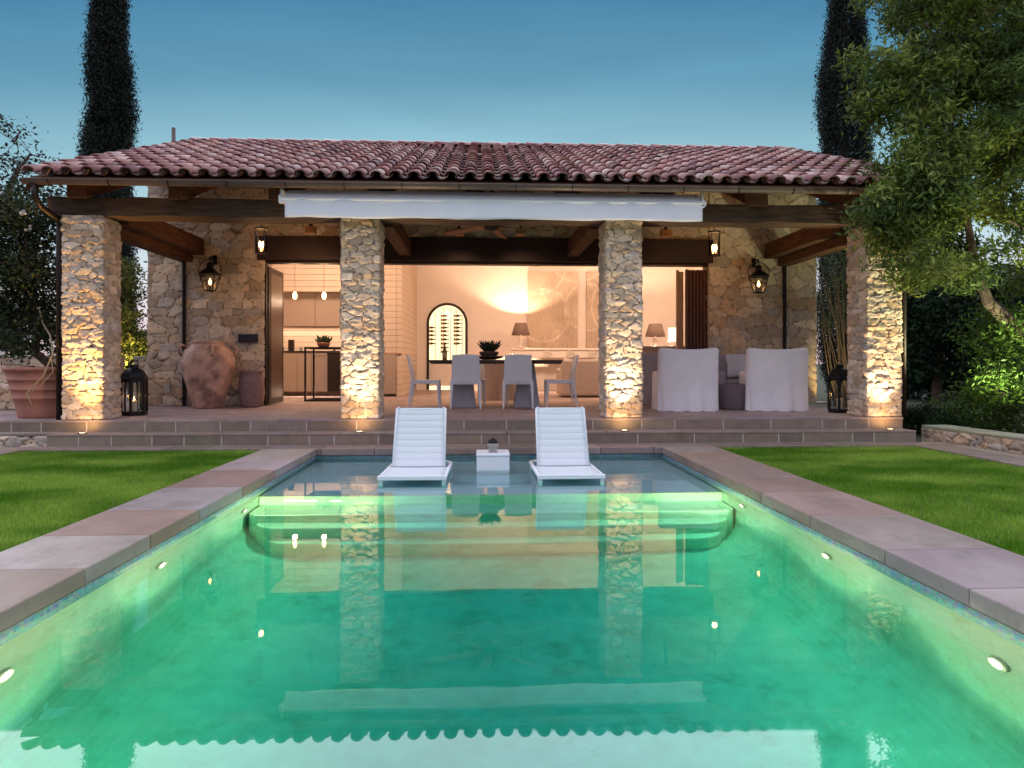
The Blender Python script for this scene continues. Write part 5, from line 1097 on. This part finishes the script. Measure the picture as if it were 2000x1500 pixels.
# dark background trees on the right
for i, (u, Y, h_, w_, lb, cc_) in enumerate(((1830, 19, 3.6, 1.9, 'dark round tree in the dusk right of the rightmost column', (.02, .045, .02)), (1925, 22, 3.2, 2.2, 'dark broad tree low on the horizon under the big tree branches', (.018, .036, .022)), (1990, 26, 4.0, 2.6, 'far dark tree at the right edge behind the shrub', (.018, .03, .024)), (1765, 21, 3.4, 1.3, 'dark tree just right of the rightmost column', (.02, .04, .02)), (2120, 18, 4.2, 2.6, 'dark bushy tree beyond the right edge of the low wall', (.02, .04, .02)))):
    c = ax(u, Y); cl = [(c + rr.gauss(0, w_ * .45), Y + rr.gauss(0, w_ * .4), h_ * rr.uniform(.12, 1) , rr.uniform(.35, .6)) for _ in range(34)]
    tree('background_tree', lb, 'tree', (c, Y, 0), cl, [cc_, tuple(x * 1.5 for x in cc_), tuple(x * .6 for x in cc_)], 60 + i, ([(c, Y, 0), (c, Y, h_ * .5), (c, Y, h_ * .8)], [.15, .1, .04]), n_each=70, leaf=.09, asp=.45, sp=1.7, twigs=False, group='dark trees behind the garden')
# twiggy lit shrub seen between the wall end and the rightmost column
bx = AY(1640, 790, 11.8); t_cl = scatter(rr, 1596, 1680, 478, 640, 11.6, 12.6, 24, .10, .22)
t = thing('twiggy_shrub', 'tall shrub with many bare golden stems between wall end and rightmost column', 'shrub', (bx.x, 12.0, .05)); m_ = MB((bx.x, 12.0, .05)); r2 = random.Random(5)
for i in range(26):
    a = AY(r2.uniform(1600, 1672), r2.uniform(500, 640), r2.uniform(11.7, 12.4)); b0_ = Vector((bx.x + .25 + r2.uniform(-.12, .12), 12.0 + r2.uniform(-.1, .1), .05)); mid = b0_.lerp(a, .5) + Vector((r2.uniform(-.12, .12), 0, 0)); m_.tube([b0_, mid, a], [.013, .009, .004], 5, cap=False)
m_.build('stem', mat('golden_stem', (.22, .15, .07), .8), t)
V, F_, cc = leaves(np.random.default_rng(4), [c[:3] for c in t_cl], (.15, .14, .18), 150, .026, .3, [(.08, .11, .05), (.11, .13, .05)], off=(bx.x, 12.0, .05)); fast('foliage', V, F_, 'leaf', t, fcol=cc)
# clipped bush right of the porch
for (u, v0, Y, r_, lb) in ((1808, 820, 10.4, .42, 'low dark rounded bush beside the rightmost column'), (1848, 838, 9.9, .26, 'small glossy green bush at the end of the low stone wall')):
    p = AY(u, v0, Y); rg = np.random.default_rng(int(u)); d = rg.normal(size=(150, 3)); d /= np.linalg.norm(d, axis=1)[:, None]; d[:, 2] = np.abs(d[:, 2]) * .95; q = d * r_ * rg.uniform(.75, 1, 150)[:, None]
    t = thing('round_bush', lb, 'bush', (p.x, Y, .05)); V, F_, cc = leaves(rg, q, (.05, .05, .05), 60, .020, .5, [(.035, .10, .02), (.02, .06, .015)] if r_ < .3 else [(.015, .03, .012), (.02, .045, .015)]); fast('foliage', V, F_, 'leaf', t, fcol=cc)
    m_ = MB(); m_.tube([(0, 0, 0), (0, 0, r_ * .7)], [.03, .01], 6); m_.build('stem', 'bark', t)
# left: planter rose, vine, dark mass behind, bare-branched tree
bx = Vector((pc + .1, PY + .55, F + .6)); GL = [(.03, .05, .022), (.05, .07, .03), (.02, .035, .018), (.075, .085, .03)]
cl = scatter(rr, -30, 112, 410, 680, 9.2, 9.9, 62, .12, .22, lambda u, v: u < 66 or rr.random() < .6) + scatter(rr, -30, 60, 375, 430, 9.3, 9.9, 8, .14, .2)
tree('climbing_rose', 'dark climbing rose with white flowers growing from the terracotta planter', 'rose bush', tuple(bx), cl, GL, 41, ([tuple(bx), tuple(AY(70, 690, 9.5)), tuple(AY(72, 640, 9.5)), tuple(AY(60, 560, 9.5)), tuple(AY(50, 450, 9.5))], [.055, .05, .04, .03, .018]), n_each=85, leaf=.030, asp=.5, flowers=9)
t = thing('rose_branch', 'pale lit arching rose branch hanging over the rim of the terracotta planter', 'branch', tuple(bx)); m_ = MB(tuple(bx)); m_.tube([AY(76, 600, 9.3), AY(84, 632, 9.2), AY(98, 655, 9.1), AY(104, 690, 8.98), AY(84, 735, 8.93), AY(52, 768, 8.93), AY(62, 790, 8.95)], [.006, .009, .011, .012, .012, .01, .006], 6); m_.tube([AY(100, 700, 8.97), AY(104, 726, 8.95), AY(80, 752, 8.95), AY(55, 770, 8.95)], [.008, .008, .007, .005], 6); m_.build('stem', mat('pale_branch', (.38, .30, .18), .7), t)
cl = scatter(rr, -40, 100, 600, 720, 11.5, 13, 18, .16, .28); bq = AY(30, 780, 12.5); tree('dark_shrub', 'dense dark shrub behind the planter and the low garden wall', 'shrub', (bq.x, 12.9, .1), cl, GL[:3], 43, ([(bq.x, 12.9, .1), (bq.x, 12.6, 1.0), (bq.x, 12.4, 1.8)], [.08, .06, .03]), n_each=80, leaf=.045, asp=.5)
bq = AY(-60, 700, 15); cl = scatter(rr, -60, 50, 230, 400, 14, 16, 24, .10, .22) + scatter(rr, 40, 120, 300, 460, 14, 16, 12, .06, .14) + scatter(rr, -40, 70, 420, 560, 14, 17, 10, .1, .25)
tree('bare_tree', 'sparse tree with thin dark branches against the sky at the left edge', 'tree', (bq.x, 15, 0), cl, [(.025, .03, .02), (.04, .04, .03)], 44, ([(bq.x, 15, 0), AY(-40, 540, 15), AY(-10, 440, 15), AY(30, 340, 15), AY(60, 300, 15)], [.2, .13, .09, .05, .02]), n_each=14, leaf=.040, asp=.5, sp=1.1)
# golden-lit climber seen in the gap right of the leftmost column
cl = scatter(rr, 224, 286, 470, 720, 13.2, 14.2, 34, .09, .16, lambda u, v: u < 236 + (v - 470) * .20 + 10 * math.sin(v * .06)); bq = AY(255, 790, 13.6)
tree('leafy_shrub', 'yellow-green lit shrub in the gap between leftmost column and wall', 'shrub', (bq.x, 13.6, .05), cl, [(.10, .13, .025), (.14, .15, .03), (.06, .07, .02)], 46, ([(bq.x, 13.6, .05), (bq.x, 13.6, 1.2), (bq.x - .1, 13.6, 2.4)], [.06, .05, .02]), n_each=110, leaf=.038, asp=.45)
spot_light('garden_uplight', (bq.x + .25, 12.95, .95), (bq.x - .05, 13.6, 1.9), 150, (1, .72, .25), 80, .8, .04)
spot_light('garden_uplight', (ax(1630, 11), 11.2, .3), (ax(1640, 12), 12.1, 1.6), 45, (1, .78, .35), 70, .8, .04)
spot_light('garden_uplight', (AY(2060, 800, 8.4).x, 8.3, .25), (AY(1980, 600, 9.3).x, 9.5, 2.6), 110, (.95, 1, .50), 100, .8, .05)
spot_light('garden_uplight', (AY(1880, 850, 8.2).x + 1.0, 8.1, .2), (AY(1830, 350, 8.8).x, 8.8, 3.2), 480, (.95, 1, .6), 90, .8, .05)
# low stone walls
def lowwall(pts, z0, z1, label, seed, capcol=(.36, .36, .26), w_=.35, wx=.22, wz=.1):
    p0, p1 = Vector(pts[0]), Vector(pts[1]); t = thing('garden_wall', label, 'wall', ((p0.x + p1.x) / 2, (p0.y + p1.y) / 2, z0)); off = tuple(t.location)
    rubble('stone_face', [pts[0], pts[1]], z0, z1 - .03, t, seed=seed, res=.016, wx=wx, wz=wz, off=off, rough=.9, poly=.6)
    d = (p1 - p0).normalized(); nrm = Vector((-d.y, d.x)); m_ = MB(off); r3 = random.Random(seed); L_ = (p1 - p0).length; p_ = 0
    while p_ < L_:
        q = min(L_, p_ + r3.uniform(.35, .6)); m_.col = slabcol(r3, capcol, .15); a, b_ = p0 + d * (p_ + .004), p0 + d * (q - .004); jz = r3.uniform(-.006, .006)
        a0, b0_ = a - nrm * .03, b_ - nrm * .03; a1_, b1_ = a + nrm * w_, b_ + nrm * w_
        m_.hexa([(a0.x, a0.y, z1 - .035), (b0_.x, b0_.y, z1 - .035), (b1_.x, b1_.y, z1 - .035), (a1_.x, a1_.y, z1 - .035)], [(a0.x, a0.y, z1 + jz), (b0_.x, b0_.y, z1 + jz), (b1_.x, b1_.y, z1 + jz), (a1_.x, a1_.y, z1 + jz)]); p_ = q
    m_.build('cap', 'step', t, colors=True, bevel=.008)
    a, b_ = p0 + nrm * .02, p1 + nrm * .02; a1_, b1_ = p0 + nrm * (w_ - .02), p1 + nrm * (w_ - .02); m_ = MB(off); m_.hexa([(a.x, a.y, z0), (b_.x, b_.y, z0), (b1_.x, b1_.y, z0), (a1_.x, a1_.y, z0)], [(a.x, a.y, z1 - .04), (b_.x, b_.y, z1 - .04), (b1_.x, b1_.y, z1 - .04), (a1_.x, a1_.y, z1 - .04)]); m_.build('core', 'mortar', t); return t
lowwall([(6.15, 9.0), (6.62, 4.5)], .03, .29, 'low dry-stone garden wall right of the lawn, washed in green light', 71)
lowwall([(-11.5, 10.9), (ax(108, 10.9) + .9, 10.9)], F, az(694, 10.9), 'grey rubble garden wall behind the terracotta planter', 72, wx=.3, wz=.14)
lowwall([(-9, 8.80), (LXL - .02, 8.80)], .03, ST - .01, 'low rubble plinth under the porch edge at the far left', 73, w_=.02, capcol=(.26, .21, .19))
lowwall([(ax(262, 12.6), 12.6), (xl0 + .02, 12.6)], F, az(697, 12.6), 'short rubble wall in the gap left of the stone wall end', 74, w_=.2)
# path strips beside the kerbs
pm = MB(); r = random.Random(15); run(pm, 'y', -2.6, 8.3, 5.93, 6.12, .02, CP - .012, (.5, .9), r, [(.24, .21, .15)]); run(pm, 'y', -2.6, 8.3, -6.6, -5.93, .02, CP - .012, (.5, .9), r, [(.25, .20, .19)]); tag(pm.build('path', 'slab', colors=True), kind='structure')
